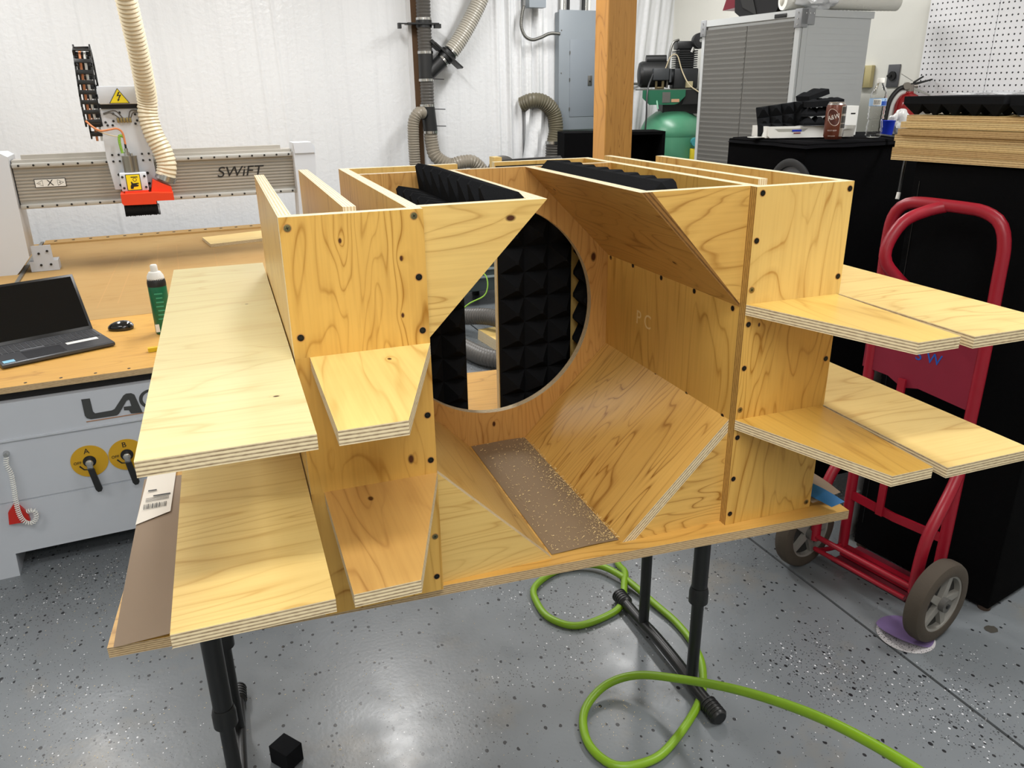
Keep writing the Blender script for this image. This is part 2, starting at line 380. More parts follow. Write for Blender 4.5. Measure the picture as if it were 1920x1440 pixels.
# ---------------------------------------------------------------- worktop and its stands
wt = thing('plywood_worktop', 'large plywood sheet lying on black stands, carrying the wooden box', 'worktop', (0, 0, -0.018), math.radians(-3.5))
def rot2(x, y, a): a = math.radians(a); return (x * math.cos(a) - y * math.sin(a), x * math.sin(a) + y * math.cos(a))
a0 = rot2(-0.311, 0.040, 3.5); a1 = rot2(0.977, -0.040, 3.5)
panel('plywood_sheet', wt, (a0[0], a0[1], 0), (1, 0, 0), (0, 1, 0), [(0, 0), (a1[0] - a0[0], a1[1] - a0[1]), (a1[0] - a0[0] - .0, .985), (0, .985)], .018,
      wood('worktop_birch', 'dcae5c', '9a6a28', 'x', rings=8), EDGE_OLD)
def stand(X, label, loop_extra=False):
    t = thing('folding_stand', label, 'stand', (X, 0.49, FZ), 0, 'black folding stands under the worktop')
    for y in (-0.13, 0.13):
        b = MB(); b.cyl((0, y, .30), (0, y, .735), .020, seg=18); b.lathe([(.020, .285), (.0245, .285), (.0245, .315), (.021, .33)], (0, y, 0))
        l = b.build('leg', BLACKMET, t)
        b = MB(); b.cyl((0, y, .035), (0, y, .30), .0155, seg=18); b.build('lower_leg_tube', BLACKMET, l)
    b = MB(); b.tube(spline([(0, -.225, .022), (0, -.15, .024), (0, -.06, .032), (0, .06, .032), (0, .15, .024), (0, .26, .022)], .02), .0165, 14); b.build('foot_bar', BLACKMET, t)
    for y0_, y1_ in ((-.265, -.205), (.235, .29)):
        b = MB(); b.tube([(0, y0_, .022), (0, y0_ + .006, .022), (0, y1_ - .004, .022), (0, y1_, .022)], [.017, .022, .022, .017], 16)
        for k in range(5):
            yy = y0_ + .008 + k * (y1_ - y0_ - .016) / 4; b.tube([(0, yy, .022), (0, yy + .004, .022)], .0236, 16)
        b.build('rubber_foot', BLACK, t)
    b = MB(); b.box(-.02, .02, -.30, .30, .722, .739); b.build('top_bar', BLACKMET, t)
    b = MB(); b.cyl((0, -.12, .60), (0, .12, .60), .008, seg=10); b.build('cross_bar', BLACKMET, t)
stand(0.94, 'black steel folding stand under the right end of the worktop, beside the green hose')
stand(-0.205, 'black steel folding stand under the left end of the worktop')
# loose paper on the worktop
b = MB(); nx, ny = 6, 24; vs = []; fs = []
for j in range(ny + 1):
    for i in range(nx + 1):
        u, v = i / nx, j / ny; x = -0.302 + 0.085 * u + .004 * v; y = 0.036 + .56 * v - .004 * u
        z = 0.0012 + (0.006 * u * max(0, 1 - v * 5)) + 0.002 * abs(math.sin(v * 5)) * (1 - u)
        vs.append((x, y, z))
fs = [(j * (nx + 1) + i, j * (nx + 1) + i + 1, (j + 1) * (nx + 1) + i + 1, (j + 1) * (nx + 1) + i) for j in range(ny) for i in range(nx)]
b.add(vs, fs, 0, True)
ps = thing('paper_strip', 'brown kraft paper strip along the left edge of the worktop, with a white label', 'paper', (-.26, .3, .0005))
o = b.build('kraft_sheet', KRAFT2, None); solo(o, (-.26, .3, .0005)); o.parent = ps; o.location = (0, 0, 0)
b = MB(); b.add([(-.300, .40, .0035), (-.240, .428, .0055), (-.236, .62, .004), (-.292, .62, .004)], [(0, 1, 2, 3)]); o = b.build('shipping_label', WHITEPAPER); solo(o, (-.26, .3, .0005)); o.parent = ps; o.location = (0, 0, 0)
lab = o
b = MB()
for k in range(17):
    x = -.290 + k * .0025; wd = random.choice((.0006, .0011, .0016)); b.box(x, x + wd, .452, .472, .0062, .0065)
b.box(-.275, -.243, .502, .507, .0062, .0065); b.box(-.286, -.27, .528, .533, .0062, .0065)
for k in range(4): b.box(-.288, -.245, .483 + k * .0045, .4842 + k * .0045, .0062, .0064)
o = b.build('barcode', INK); tag(o, kind='stuff'); solo(o, (-.26, .3, .0005)); o.parent = lab; o.location = (0, 0, 0)

# ---------------------------------------------------------------- the wooden horn box
bx = thing('wooden_horn_box', 'large unfinished plywood horn-mouth cabinet with slanted inner corners and shelves projecting forward', 'cabinet', (0, 0, 0))
T = 0.018; ZT = 0.61; Z2 = 0.42; Z1 = 0.212
XI, XR, XO = 0.189, 0.727, 0.918
screw_me = {}
def screws(p, pts, mat=SCREWD, zface=T):
    for (x, y) in pts:
        mm = SCREWY if random.random() < .25 else mat
        if mm.name not in screw_me:
            b = MB(); b.lathe([(.0058, -.0002), (.0058, .0004)], seg=16, mi=1); b.lathe([(.0046, .0003), (.0046, .0007), (.0036, .0009)], seg=16)
            b.box(-.0024, .0024, -.0005, .0005, .0009, .0012, 2); b.box(-.0005, .0005, -.0024, .0024, .0009, .0012, 2)
            o = b.build('screw', [mm, plain('countersink_wood', 'b98748', .7), INK]); screw_me[mm.name] = o.data; bpy.data.objects.remove(o)
        o = bpy.data.objects.new('screw', screw_me[mm.name]); COL.objects.link(o); o.parent = p; o.location = (x, y, zface); o.rotation_euler = (0, 0, random.random() * 3)
FX, FY = (1, 0, 0), (0, 0, 1)          # front-facing panels: local x = X, local y = Z, thickness towards the viewer
def fpanel(name, x0, z0, poly, y, face, sc_=(), edge=None, label=None):
    o = panel(name, bx, (x0, y + T, z0), FX, FY, poly, T, face, edge)
    screws(o, [(sx - x0, sz - z0) for sx, sz in sc_])
    if label: o['label'] = label
    if x0 == XR and len(poly) == 4:      # the left-facing cut edge beside the horn has shade put into its brown
        o.data.materials.append(EDGE_SHADE)
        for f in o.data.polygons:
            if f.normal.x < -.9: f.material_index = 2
    return o
EDGE_SHADE = plyedge('shaded_edge', 'c09650', '5a3c1c', 4)
G = lambda n, g='y', kn=(), **k: wood(n, GOLD[0], GOLD[1], g, kn, **k)
W_A = G('birch_front_upper_left', kn=[(.075, .155, .004), (.155, .125, .004), (.152, .045, .004)], rings=13, contrast=.62)
fpanel('front_panel', 0, Z2, rect(XI, ZT - Z2), 0, W_A, [(.010, .596), (.011, .449), (.176, .601), (.178, .517), (.179, .440)], EDGE_TOP)
W_B = G('birch_front_mid_left', kn=[(.15, .03, .008)], rings=11)
fpanel('front_panel', 0.0, Z1, rect(XI, Z2 - Z1), 0, W_B, [(.179, .309), (.180, .235)])
fpanel('front_panel', 0.0, 0, rect(XI, Z1), 0, G('birch_front_low_left', rings=11), [(.180, .101), (.179, .027), (.035, .150)])
W_C = wood('birch_front_upper_right', 'e6c578', 'b0803a', 'y', rings=11)
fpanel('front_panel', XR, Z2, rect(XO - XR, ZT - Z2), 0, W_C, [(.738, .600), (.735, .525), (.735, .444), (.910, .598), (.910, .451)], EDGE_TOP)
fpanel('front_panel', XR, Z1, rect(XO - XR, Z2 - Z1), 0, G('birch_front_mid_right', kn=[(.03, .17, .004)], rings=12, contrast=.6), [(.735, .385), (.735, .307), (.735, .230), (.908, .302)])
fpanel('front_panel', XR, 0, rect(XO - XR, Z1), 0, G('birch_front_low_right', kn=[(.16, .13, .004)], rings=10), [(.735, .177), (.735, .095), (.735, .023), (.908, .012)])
# outer and inner walls (faces turned to -X)
def wallx(name, x0, y0_, y1_, face, edge=None, zt=ZT):
    return panel(name, bx, (x0 + T, y1_, 0), (0, -1, 0), (0, 0, 1), rect(y1_ - y0_, zt), T, face, edge)
W_S = wood('birch_side', 'ddb96e', 'a87a34', 'y', rings=7, contrast=.5)
wallx('side_panel', 0, T, .600, W_S, EDGE_TOP)
wallx('side_panel', XO - T, T, .614, W_S, EDGE_TOP)
wallx('divider', .091, .062, .672, W_S, EDGE_TOP)
wallx('divider', .800, .095, .681, W_S, EDGE_TOP)
wallx('inner_wall', XI - T, T, .655, W_S, EDGE_TOP)
W_R = G('birch_inner_right', rings=7, contrast=.4)
o = wallx('inner_wall', XR, T, .655, W_R, EDGE_TOP)
screws(o, [(.655 - y, z) for y, z in ((.490, .408), (.388, .410), (.272, .408), (.154, .408), (.035, .405), (.394, .200), (.274, .202), (.156, .204), (.037, .205), (.49, .20))])
for s, xx in (('P', .355), ('C', .317)):
    text('pencil_letter', s, plain('pale_scuff', 'e9cf94', .6), o, Matrix.Translation((.655 - xx, .304, T)), .042, depth=.0002)
# baffle with the round hole
def baffle():
    cx, cz, r = .456, .305, .231; x0, x1, z0, z1 = XI, XR, 0, ZT; n = 96; b = MB(); ri = []; ro = []
    for k in range(n):
        a = 2 * PI * k / n; c_, s_ = math.cos(a), math.sin(a); ri.append((cx + r * c_, cz + r * s_))
        t_ = min(((x1 - cx) / c_) if c_ > 1e-9 else 9, ((x0 - cx) / c_) if c_ < -1e-9 else 9, ((z1 - cz) / s_) if s_ > 1e-9 else 9, ((z0 - cz) / s_) if s_ < -1e-9 else 9)
        ro.append([cx + t_ * c_, cz + t_ * s_])
    for X_, Z_ in ((x0, z0), (x0, z1), (x1, z0), (x1, z1)):
        k = min(range(n), key=lambda i: (ro[i][0] - X_) ** 2 + (ro[i][1] - Z_) ** 2); ro[k] = [X_, Z_]
    for lst, zz in ((ri, 0), (ro, 0), (ri, T), (ro, T)): b.v += [(p[0] - x0, p[1] - z0, zz) for p in lst]
    for k in range(n):
        j = (k + 1) % n
        for f, m in (((k, j, n + j, n + k), 0), ((2 * n + k, 3 * n + k, 3 * n + j, 2 * n + j), 0), ((k, 2 * n + k, 2 * n + j, j), 1), ((n + k, n + j, 3 * n + j, 3 * n + k), 1)):
            b.f.append(f); b.m.append(m); b.sm.append(False)
    o = b.build('baffle_panel', [wood('pine_baffle', 'd2a360', '8f5c28', 'y', [(.502, .41, .011), (.26, .045, .007)], rings=18, contrast=.5, scale=1.3), EDGE]); o.matrix_basis = frame((x0, .522, z0), FX, FY); o.parent = bx
baffle()
# rear panels and foam
panel('rear_panel', bx, (XI, .655, 0), FX, FY, rect(.424 - XI, ZT), T, W_S, EDGE_TOP)
panel('rear_panel', bx, (.509, .655, 0), FX, FY, rect(XR - .509, ZT), T, W_S, EDGE_TOP)
# slanted corner panels of the horn; cross-section in XZ, run along Y
def slant(A, B, A2, B2, y0_, y1_, face, label=None, edge=None):
    """A-B is the face seen from inside the horn, A2-B2 the outer face"""
    A, B, A2, B2 = [Vector((p[0], 0, p[1])) for p in (A, B, A2, B2)]
    X = Vector((0, 1, 0)); Y = (B - A).normalized(); Zd = X.cross(Y)
    inv = 1 if (A - A2).dot(Zd) > 0 else -1
    if inv < 0: Y = -Y; Zd = X.cross(Y)
    O = Vector((A.x, y0_, A.z)) - Zd * T; Mx = frame(O, X, Y); Mi = Mx.inverted()
    vs = [Mi @ Vector((p.x, y, p.z)) for p in (A, B, A2, B2) for y in (y0_, y1_)]
    b = MB(); b.add(vs, [(0, 1, 3, 2), (4, 6, 7, 5)], 0); b.add(vs, [(0, 4, 5, 1), (2, 3, 7, 6), (0, 2, 6, 4), (1, 5, 7, 3)], 1)
    o = b.build('slanted_panel', [face, EDGE_TOP if A.z > .3 else EDGE, edge or EDGE])
    if edge: o.data.polygons[4].material_index = 2
    o.matrix_basis = Mx; o.parent = bx
    if label: o['label'] = label
    return o
d = .0255
slant((.530, .61), (.727, .412), (.530 + .020, .61), (.727, .412 + .006), T, .503, wood('slant_upper_right', 'c9a05a', '7c5222', 'x', [(.12, .2, .007), (.43, .06, .006)], rings=12, contrast=.5), 'shaded slanted panel, upper right', plyedge('mitre_edge_shade', '8c6434', '4a2f14', 3))  # front mitre edge is darker brown: its shade is put into the colour
slant((.378, .61), (.189, .418), (.378 - d, .61), (.189, .418 + d), T + T, .503, G('slant_upper_left', 'x'))
slant((.388, 0), (.189, .206), (.388 - d, 0), (.189, .206 - d), T + T, .503, wood('slant_lower_left', 'dcb970', 'a67a36', 'x', [(.1, .035, .004)], rings=6, contrast=.4))
slant((.524, 0), (.727, .206), (.524 + d, 0), (.727, .206 - d), T, .503, wood('slant_lower_right', 'dcb060', '8a5a22', 'y', [(.2, .11, .003)], rings=16, contrast=.6))
W_T = wood('birch_triangle', 'e4c276', 'a27432', 'x', [(.132, .168, .008)], rings=9, contrast=.5)
fpanel('corner_triangle', XI, .418, [(0, 0), (0, ZT - .418), (.378 - XI, ZT - .418)], T, W_T, edge=EDGE_TOP)
fpanel('corner_triangle', XI, 0, [(0, 0), (.388 - XI, 0), (0, .206)], T, wood('birch_triangle_low', 'ddbd74', 'a87c3a', 'x', rings=14, contrast=.5))
fpanel('corner_triangle', .550, .418, [(XR - .550, 0), (XR - .550, ZT - .418), (0, ZT - .418)], T, wood('birch_triangle_right', 'dcb262', '966626', 'x', [(.035, .10, .008), (.150, .02, .007)], rings=9), edge=EDGE_TOP)
fpanel('corner_triangle', .524 + d, 0, [(0, 0), (XR - .524 - d, 0), (XR - .524 - d, .206 - d)], T, wood('birch_triangle_low_right', 'dcb262', '966626', 'x', rings=15))
# forward shelves (tapered) and long side shelves
YF = -0.263
def shelf(name, z, poly, face, label=None, edge=None):
    x0 = min(p[0] for p in poly); y0_ = min(p[1] for p in poly)
    o = panel(name, bx, (x0, y0_, z - T), (1, 0, 0), (0, 1, 0), [(x - x0, y - y0_) for x, y in poly], T, face, edge)
    if label: o['label'] = label
W_P = wood('birch_pale_upper', 'e6dba6', 'c9a868', 'x', [(.13, .60, .003), (.145, .13, .004)], rings=7, contrast=.33, rough=.42)
W_P2 = wood('birch_pale_lower', 'e6cb84', 'b98c44', 'x', rings=7, contrast=.4, rough=.42)
shelf('side_shelf', Z2, [(-.179, YF), (-.002, YF), (-.002, .692), (-.179, .692)], W_P)
shelf('side_shelf', Z1, [(-.179, YF), (-.002, YF), (-.002, .692), (-.179, .692)], W_P2)
shelf('side_shelf', Z2, [(.916, -.272), (1.093, -.272), (1.093, .692), (.920, .692)], W_P2)
shelf('side_shelf', Z1, [(.916, -.272), (1.093, -.272), (1.093, .692), (.920, .692)], W_P2)
W_Q = wood('birch_tapered', 'ebd386', 'bb8e44', 'y', [(.10, .215, .005)], rings=5, contrast=.4)
W_Q2 = wood('birch_tapered_brown', 'cda25e', '8a5c2e', 'y', [(.06, .22, .007)], rings=5, contrast=.5)
shelf('tapered_shelf', Z2, [(.020, YF), (.097, YF), (XI, 0), (.020, 0)], W_Q)
shelf('tapered_shelf', Z1, [(.019, YF), (.099, YF), (XI, 0), (.019, 0)], W_Q2, 'browner tapered shelf')
shelf('tapered_shelf', Z2, [(.822, YF), (.900, YF), (.912, 0), (XR, 0)], wood('birch_tapered_r', 'eac972', 'b98a3a', 'y', rings=6, contrast=.4))
shelf('tapered_shelf', Z1, [(.818, YF), (.897, YF), (.912, 0), (XR, 0)], wood('birch_tapered_r2', 'e0b75c', 'a8762c', 'y', rings=8, contrast=.45))
# pyramid foam
def foam(name, parent, O, X, Y, nx, ny, p=.055, base=.014, h=.036, label=None):
    b = MB(); b.box(0, nx * p, 0, ny * p, 0, base)
    for i in range(nx):
        for j in range(ny):
            x, y = i * p, j * p; c = (x + p / 2, y + p / 2, base + h); k = .004
            b.add([(x, y, base), (x + p, y, base), (x + p, y + p, base), (x, y + p, base), (c[0] - k, c[1] - k, c[2]), (c[0] + k, c[1] - k, c[2]), (c[0] + k, c[1] + k, c[2]), (c[0] - k, c[1] + k, c[2])],
                  [(0, 1, 5, 4), (1, 2, 6, 5), (2, 3, 7, 6), (3, 0, 4, 7), (4, 5, 6, 7)])
    o = b.build(name, FOAM, parent); o.matrix_basis = frame(O, X, Y)
    if label: o['label'] = label
    return o
# on the outer faces of the two upper slanted panels (the tiles stand a little above the rim)
fl = foam('foam_tile', bx, (.192, .045 + 8 * .057, .4480), (0, -1, 0), (.7035, 0, .7107), 8, 4, .057, .012, .040)
fr_ = foam('foam_tile', bx, (.724, .040, .4425), (0, 1, 0), (-.7035, 0, .7107), 8, 4, .0575, .022, .026)
foam('foam_tile', bx, (.511, .637, .002), FX, FY, 3, 10, .060, .014, .036)
foam('foam_tile', bx, (.192, .637, .002), FX, FY, 4, 10, .058, .014, .036)
foam('foam_tile', bx, (XR, .634, .002), (0, -1, 0), (0, 0, 1), 2, 10, .054, .010, .026)
foam('foam_tile', bx, (XI, .526, .002), (0, 1, 0), (0, 0, 1), 2, 10, .054, .010, .026)
# kraft paper sheet and sawdust in the horn mouth
b = MB(); nx, ny = 6, 20; vs = []
for j in range(ny + 1):
    for i in range(nx + 1):
        u, v = i / nx, j / ny; vs.append((.391 + .130 * u, .026 + .472 * v, .0016 + .0022 * abs(math.sin(v * 9 + u * 2)) * math.sin(u * PI)))
b.add(vs, [(j * (nx + 1) + i, j * (nx + 1) + i + 1, (j + 1) * (nx + 1) + i + 1, (j + 1) * (nx + 1) + i) for j in range(ny) for i in range(nx)], 0, True)
o = b.build('kraft_sheet', KRAFT); solo(o, (.456, .26, 0)); tag(o, 'brown kraft paper on the worktop inside the box, dusted with sawdust', 'paper')
SAW = plain('sawdust', 'ecd296', .9)
def chips(name, n, f, label):
    b = MB()
    for _ in range(n):
        x, y, z, s = f(); a = random.random() * PI; c_, s_ = math.cos(a) * s, math.sin(a) * s; w_ = .25
        b.add([(x - c_, y - s_, z), (x + s_ * w_, y - c_ * w_, z + s * .25), (x + c_, y + s_, z + s * .1), (x - s_ * w_, y + c_ * w_, z + s * .4)], [(0, 1, 2, 3)])
    o = b.build(name, SAW, None, False); tag(o, label, 'sawdust', kind='stuff'); return o
def f1():
    v = random.random() ** 1.3; y = .03 + .46 * v
    x = .525 - abs(random.gauss(0, .022)) if random.random() < .7 else random.uniform(.395, .520)
    return min(max(x, .392), .5235), y, .0045, random.choice((.0014, .0018, .0022, .003)) * random.uniform(.6, 1.3)
chips('sawdust', 1500, f1, 'pale sawdust scattered over the paper inside the wooden box')
def f2():
    c = random.choice(((-.45, 1.35, .16), (-.62, .75, .15), (.75, .35, .10), (.1, .75, .22)))
    return random.gauss(c[0], c[2]), random.gauss(c[1], c[2]), FZ + .0015, random.uniform(.0012, .0028)
chips('sawdust', 900, f2, 'thin sawdust lying on the grey floor around the stands')

# cardboard slip and blue tape at the right rear of the worktop
t = thing('cardboard_slip', 'curled brown cardboard slip with blue tape at the right end of the worktop', 'cardboard', (.945, .035, .001))
b = MB(); vs = []
for i in range(9):
    v = i / 8
    for u in (0, 1): vs.append((-.035 + .065 * u + (0.01 * v), .16 - .20 * v, .004 + .022 * math.sin(v * 2.4) * (.3 + .7 * u)))
b.add(vs, [(2 * i, 2 * i + 1, 2 * i + 3, 2 * i + 2) for i in range(8)], 0, True); b.build('cardboard_sheet', KRAFT2, t)
b = MB(); vs = []
for i in range(9):
    v = i / 8
    for u in (0, 1): vs.append((-.052 + .030 * u + .045 * v, .10 - .17 * v, .008 + .018 * math.sin(v * 2.6) * (.4 + .6 * u)))
b.add(vs, [(2 * i, 2 * i + 1, 2 * i + 3, 2 * i + 2) for i in range(8)], 0, True); b.build('tape', BLUETAPE, t)

# ---------------------------------------------------------------- CNC router table (left)
mc = thing('cnc_router_table', 'long grey and white router machine with a wooden bed and a metal gantry', 'machine', (-.883, 1.633, FZ), math.radians(4.5))
b = MB()
b.box(-.62, 1.36, .02, 2.9, .085, .615); b.box(-.62, 1.36, 0, .02, .085, .27); b.box(-.62, 1.36, 0, .02, .276, .487); b.box(-.62, 1.36, .004, .02, .27, .276, 0)
b.box(-.62, 1.36, -.006, .02, .487, .493); b.box(-.62, 1.36, 0, .02, .493, .615)
b.prism([(-.62, 0), (0, 0), (.004, .085), (-.62, .085)], 0, .22, 'y'); b.box(1.1, 1.36, 0, .22, 0, .085); b.box(-.62, -.3, 2.6, 2.9, 0, .085); b.box(1.1, 1.36, 2.6, 2.9, 0, .085)
b.build('machine_body', MWHITE, mc)
b = MB(); b.box(-.60, 1.34, .03, 2.88, .615, .645); b.build('bed_frame', DARKGAP, mc)
b = MB(); b.box(-.55, 1.33, .75, 2.87, 0, .0205, 0); o = b.build('spoilboard', [SPOIL]); o.parent = mc; o.location = (0, 0, .646)
b.v = [];
b = MB(); b.box(-.55, 1.33, 0, .75, 0, .020); o = b.build('front_bed_board', [SPOIL2, EDGE_OLD]); o.parent = mc; o.location = (0, 0, .646)
for f in o.data.polygons:
    if abs(f.normal.z) < .5: f.material_index = 1
b = MB(); b.box(-.04, 1.33, 2.80, 2.93, .667, .677); o = b.build('rear_bed_strip', SPOIL, mc)
b = MB()
for k in range(14): b.cyl((.02 + k * .098, 2.865, .677), (.02 + k * .098, 2.865, .6795), .009, seg=12)
for k in range(5): b.cyl((.05 + .1 * k, .022 + .35 * k * 0, .666), (.05 + .1 * k, .022, .6668), .005, seg=10)
tag(b.build('bed_hole', INK, mc), kind='stuff')
# shallow cut tracks left in the bed, as thin recess lines
b = MB()
for (x0, y0_, x1, y1_) in ((.32, .95, .40, 2.2), (.40, 1.0, .48, 2.25), (.55, .9, .60, 2.5), (.66, 1.0, .70, 2.4), (.25, 1.7, 1.2, 1.78), (.3, 2.0, 1.15, 2.06), (.35, 1.2, .9, 1.26), (.5, .82, .95, .86), (.85, 1.2, .9, 2.3)):
    dx, dy = x1 - x0, y1_ - y0_; L = math.hypot(dx, dy); nx_, ny_ = -dy / L * .0022, dx / L * .0022
    b.add([(x0 - nx_, y0_ - ny_, .6668), (x0 + nx_, y0_ + ny_, .6668), (x1 + nx_, y1_ + ny_, .6668), (x1 - nx_, y1_ - ny_, .6668)], [(0, 1, 2, 3)])
tag(b.build('cut_track', plain('cut_track_brown', 'b08a55', .8), mc, False), kind='stuff')
# side rails
b = MB(); b.box(-.60, -.555, .05, 2.9, .60, .70); b.box(-.065, -.048, .9, 2.9, .655, .675); b.build('bed_rail', STEELD, mc)
# gantry uprights
b = MB(); b.prism([(-.62, 1.262), (-.03, 1.262), (-.004, 1.245), (-.011, .749), (-.06, .690), (-.119, .629), (-.62, .60)], 1.90, 2.16, 'y'); b.build('gantry_upright', MWHITE2, mc)
b = MB(); b.prism([(1.372, 1.262), (1.474, 1.262), (1.492, 1.235), (1.470, .86), (1.36, .70), (1.372, .97)], 1.88, 2.00, 'y'); b.prism([(1.372, 1.262), (1.474, 1.262), (1.488, 1.205), (1.378, 1.205)], 1.874, 1.88, 'y'); b.build('gantry_upright', MWHITE2, mc)
b = MB(); b.box(-.02, .11, 1.93, 2.02, .668, .72); b.box(.0, .09, 1.93, 1.94, .72, .80); b.build('upright_bracket', MWHITE, mc)
b = MB()
for q in ((.03, .70), (.075, .70), (.03, .76), (.07, .77)): b.cyl((q[0], 1.925, q[1]), (q[0], 1.93, q[1]), .006, seg=10)
tag(b.build('bracket_bolt', INK, mc), kind='stuff')
# beam
b = MB(); b.box(0, 1.375, 1.955, 2.09, .985, 1.225)
for k in range(9): z = 1.03 + k * .0165; b.box(0, 1.375, 1.948, 1.955, z, z + .0085)
b.box(.04, 1.32, 2.00, 2.05, 1.225, 1.246); beam = b.build('gantry_beam', ALU, mc)
for z in (1.200, .999):
    b = MB(); b.box(0, 1.375, 1.925, 1.955, z - .011, z + .011, b=.003); r = b.build('linear_rail', plain('rail_steel', 'b9b8b3', .4, .25), mc)
    b = MB()
    for k in range(21): x = .03 + k * .066; b.cyl((x, 1.921, z), (x, 1.926, z), .0052, seg=10)
    tag(b.build('rail_bolt', INK, r), kind='stuff')
def mtext(name, body, mat, x, y, z, size, **k):
    return text(name, body, mat, mc, Matrix.Translation((x, y, z)) @ Matrix.Rotation(PI / 2, 4, 'X'), size, **k)
mtext('lettering', 'SWiFT', INK, 1.076, 1.9455, 1.116, .078, shear=.25, sx=1.12)
b = MB(); b.box(.081, .222, 1.944, 1.947, 1.088, 1.131, 0); b.box(.084, .219, 1.943, 1.944, 1.091, 1.128, 1)
for x, dr in ((.105, -1), (.197, 1)):
    P = [(x + dr * .016, 1.1095), (x - dr * .013, 1.1245), (x - dr * .013, 1.0945)]; b.prism(P, 1.9425, 1.943, 'y', 0)
    P = [(x + dr * .0125, 1.1095), (x - dr * .0115, 1.1218), (x - dr * .0115, 1.0972)]; b.prism(P, 1.942, 1.9425, 'y', 1)
    b.box(x - .007, x + .004, 1.9415, 1.942, 1.1085, 1.1105, 0)
    if dr > 0: b.box(x - .0025, x - .0005, 1.9415, 1.942, 1.104, 1.115, 0)
b.build('axis_label', [INK, WHITEP], mc)
mtext('lettering', 'X', INK, .151, 1.9425, 1.109, .042)
# spindle carriage
cr = MB(); cr.prism([(.438, 1.459), (.640, 1.461), (.647, 1.24), (.652, 1.10), (.640, 1.065), (.444, 1.063), (.431, 1.226)], 1.885, 1.90, 'y'); cr.box(.45, .63, 1.90, 1.95, 1.07, 1.44)
sp = cr.build('spindle_carriage', MWHITE2, mc)
b = MB(); b.box(.447, .645, 1.86, 1.96, 1.480, 1.566, b=.006); b.build('motor_cover', MWHITE2, mc)
b = MB(); b.box(.450, .640, 1.875, 1.95, 1.459, 1.480); b.box(.50, .512, 1.872, 1.875, 1.461, 1.478); b.build('carriage_gap', DARKGAP, mc)
b = MB(); b.prism([(.492, 1.460 + .024), (.586, 1.460 + .024), (.539, 1.538 + .018)], 1.857, 1.860, 'y', 0); b.prism([(.497, 1.4865), (.581, 1.4865), (.539, 1.551)], 1.8565, 1.857, 'y', 1)
b.prism([(.541, 1.538), (.530, 1.517), (.543, 1.520), (.534, 1.502), (.531, 1.506), (.533, 1.493), (.543, 1.503), (.539, 1.503), (.553, 1.526), (.539, 1.523), (.548, 1.538)], 1.856, 1.8565, 'y', 0); b.build('voltage_sign', [INK, YEL], mc)
b = MB(); xs = [.458, .488, .60, .628]
for x in (.46, .49, .60, .632):
    for z in (1.236, 1.204): b.cyl((x, 1.881, z), (x, 1.886, z), .0055, seg=10)
for x, z in ((.458, 1.395), (.465, 1.38), (.60, 1.43), (.625, 1.43), (.605, 1.40), (.63, 1.40), (.495, 1.40), (.595, 1.385), (.488, 1.38), (.53, 1.44), (.50, 1.435)): b.cyl((x, 1.881, z), (x, 1.886, z), .0058, seg=10)
tag(b.build('carriage_bolt', INK, sp), kind='stuff')
b = MB()
for k in range(5): b.box(.512 + k * .014, .523 + k * .014, 1.872, 1.885, 1.392, 1.416, b=.002)
b.build('terminal_block', plain('brass_terminals', '9c8a5a', .4, .6, var=.3), sp)
b = MB(); b.tube(spline([(.455, 1.878, 1.432), (.49, 1.868, 1.440), (.525, 1.872, 1.415)], .01), .0028, 8); b.tube(spline([(.455, 1.878, 1.438), (.51, 1.866, 1.450), (.54, 1.872, 1.415)], .01), .0028, 8)
b.tube(spline([(.635, 1.878, 1.445), (.585, 1.868, 1.450), (.568, 1.872, 1.415)], .01), .0028, 8); b.tube(spline([(.645, 1.878, 1.438), (.595, 1.868, 1.440), (.578, 1.872, 1.415)], .01), .0028, 8); b.build('air_line', HOSED, sp)
b = MB(); b.cyl((.538, 1.845, 1.10), (.538, 1.845, 1.226), .036, seg=32); b.cyl((.538, 1.845, 1.226), (.538, 1.845, 1.231), .037, seg=32); b.build('spindle_motor', plain('spindle_steel', 'a09c92', .28, .95), sp)
b = MB(); b.cyl((.530, 1.845, 1.231), (.530, 1.845, 1.250), .014, seg=14); b.cyl((.530, 1.845, 1.250), (.530, 1.845, 1.268), .009, seg=12); b.cyl((.530, 1.845, 1.268), (.530, 1.845, 1.290), .005, seg=10, mi=1)
b.cyl((.550, 1.85, 1.231), (.550, 1.85, 1.243), .006, seg=10); b.build('spindle_connector', [STEEL, INK], sp)
b = MB(); b.tube(spline([(.372, 1.85, 1.405), (.40, 1.84, 1.375), (.43, 1.84, 1.357), (.475, 1.838, 1.362), (.505, 1.838, 1.365), (.527, 1.84, 1.345), (.531, 1.845, 1.288)], .008), .005, 10); b.build('orange_cable', WIRE_O, sp)
b = MB(); b.tube(spline([(.375, 1.85, 1.40), (.41, 1.842, 1.362), (.46, 1.842, 1.338), (.505, 1.845, 1.325)], .008), .003, 8); b.build('pale_cable', HOSEB, sp)
b = MB(); ribbed([(.528, 1.845, 1.325), (.512, 1.842, 1.330), (.506, 1.84, 1.30), (.510, 1.84, 1.245)], .0075, .006, .2, 10, b); b.build('green_cable', WIRE_G, sp)
b = MB(); b.box(.478, .604, 1.79, 1.88, 1.060, 1.150, b=.004); b.build('spindle_clamp', MWHITE2, sp)
b = MB(); b.box(.504, .572, 1.788, 1.790, 1.064, 1.144, 0); b.box(.507, .569, 1.787, 1.788, 1.067, 1.141, 1)
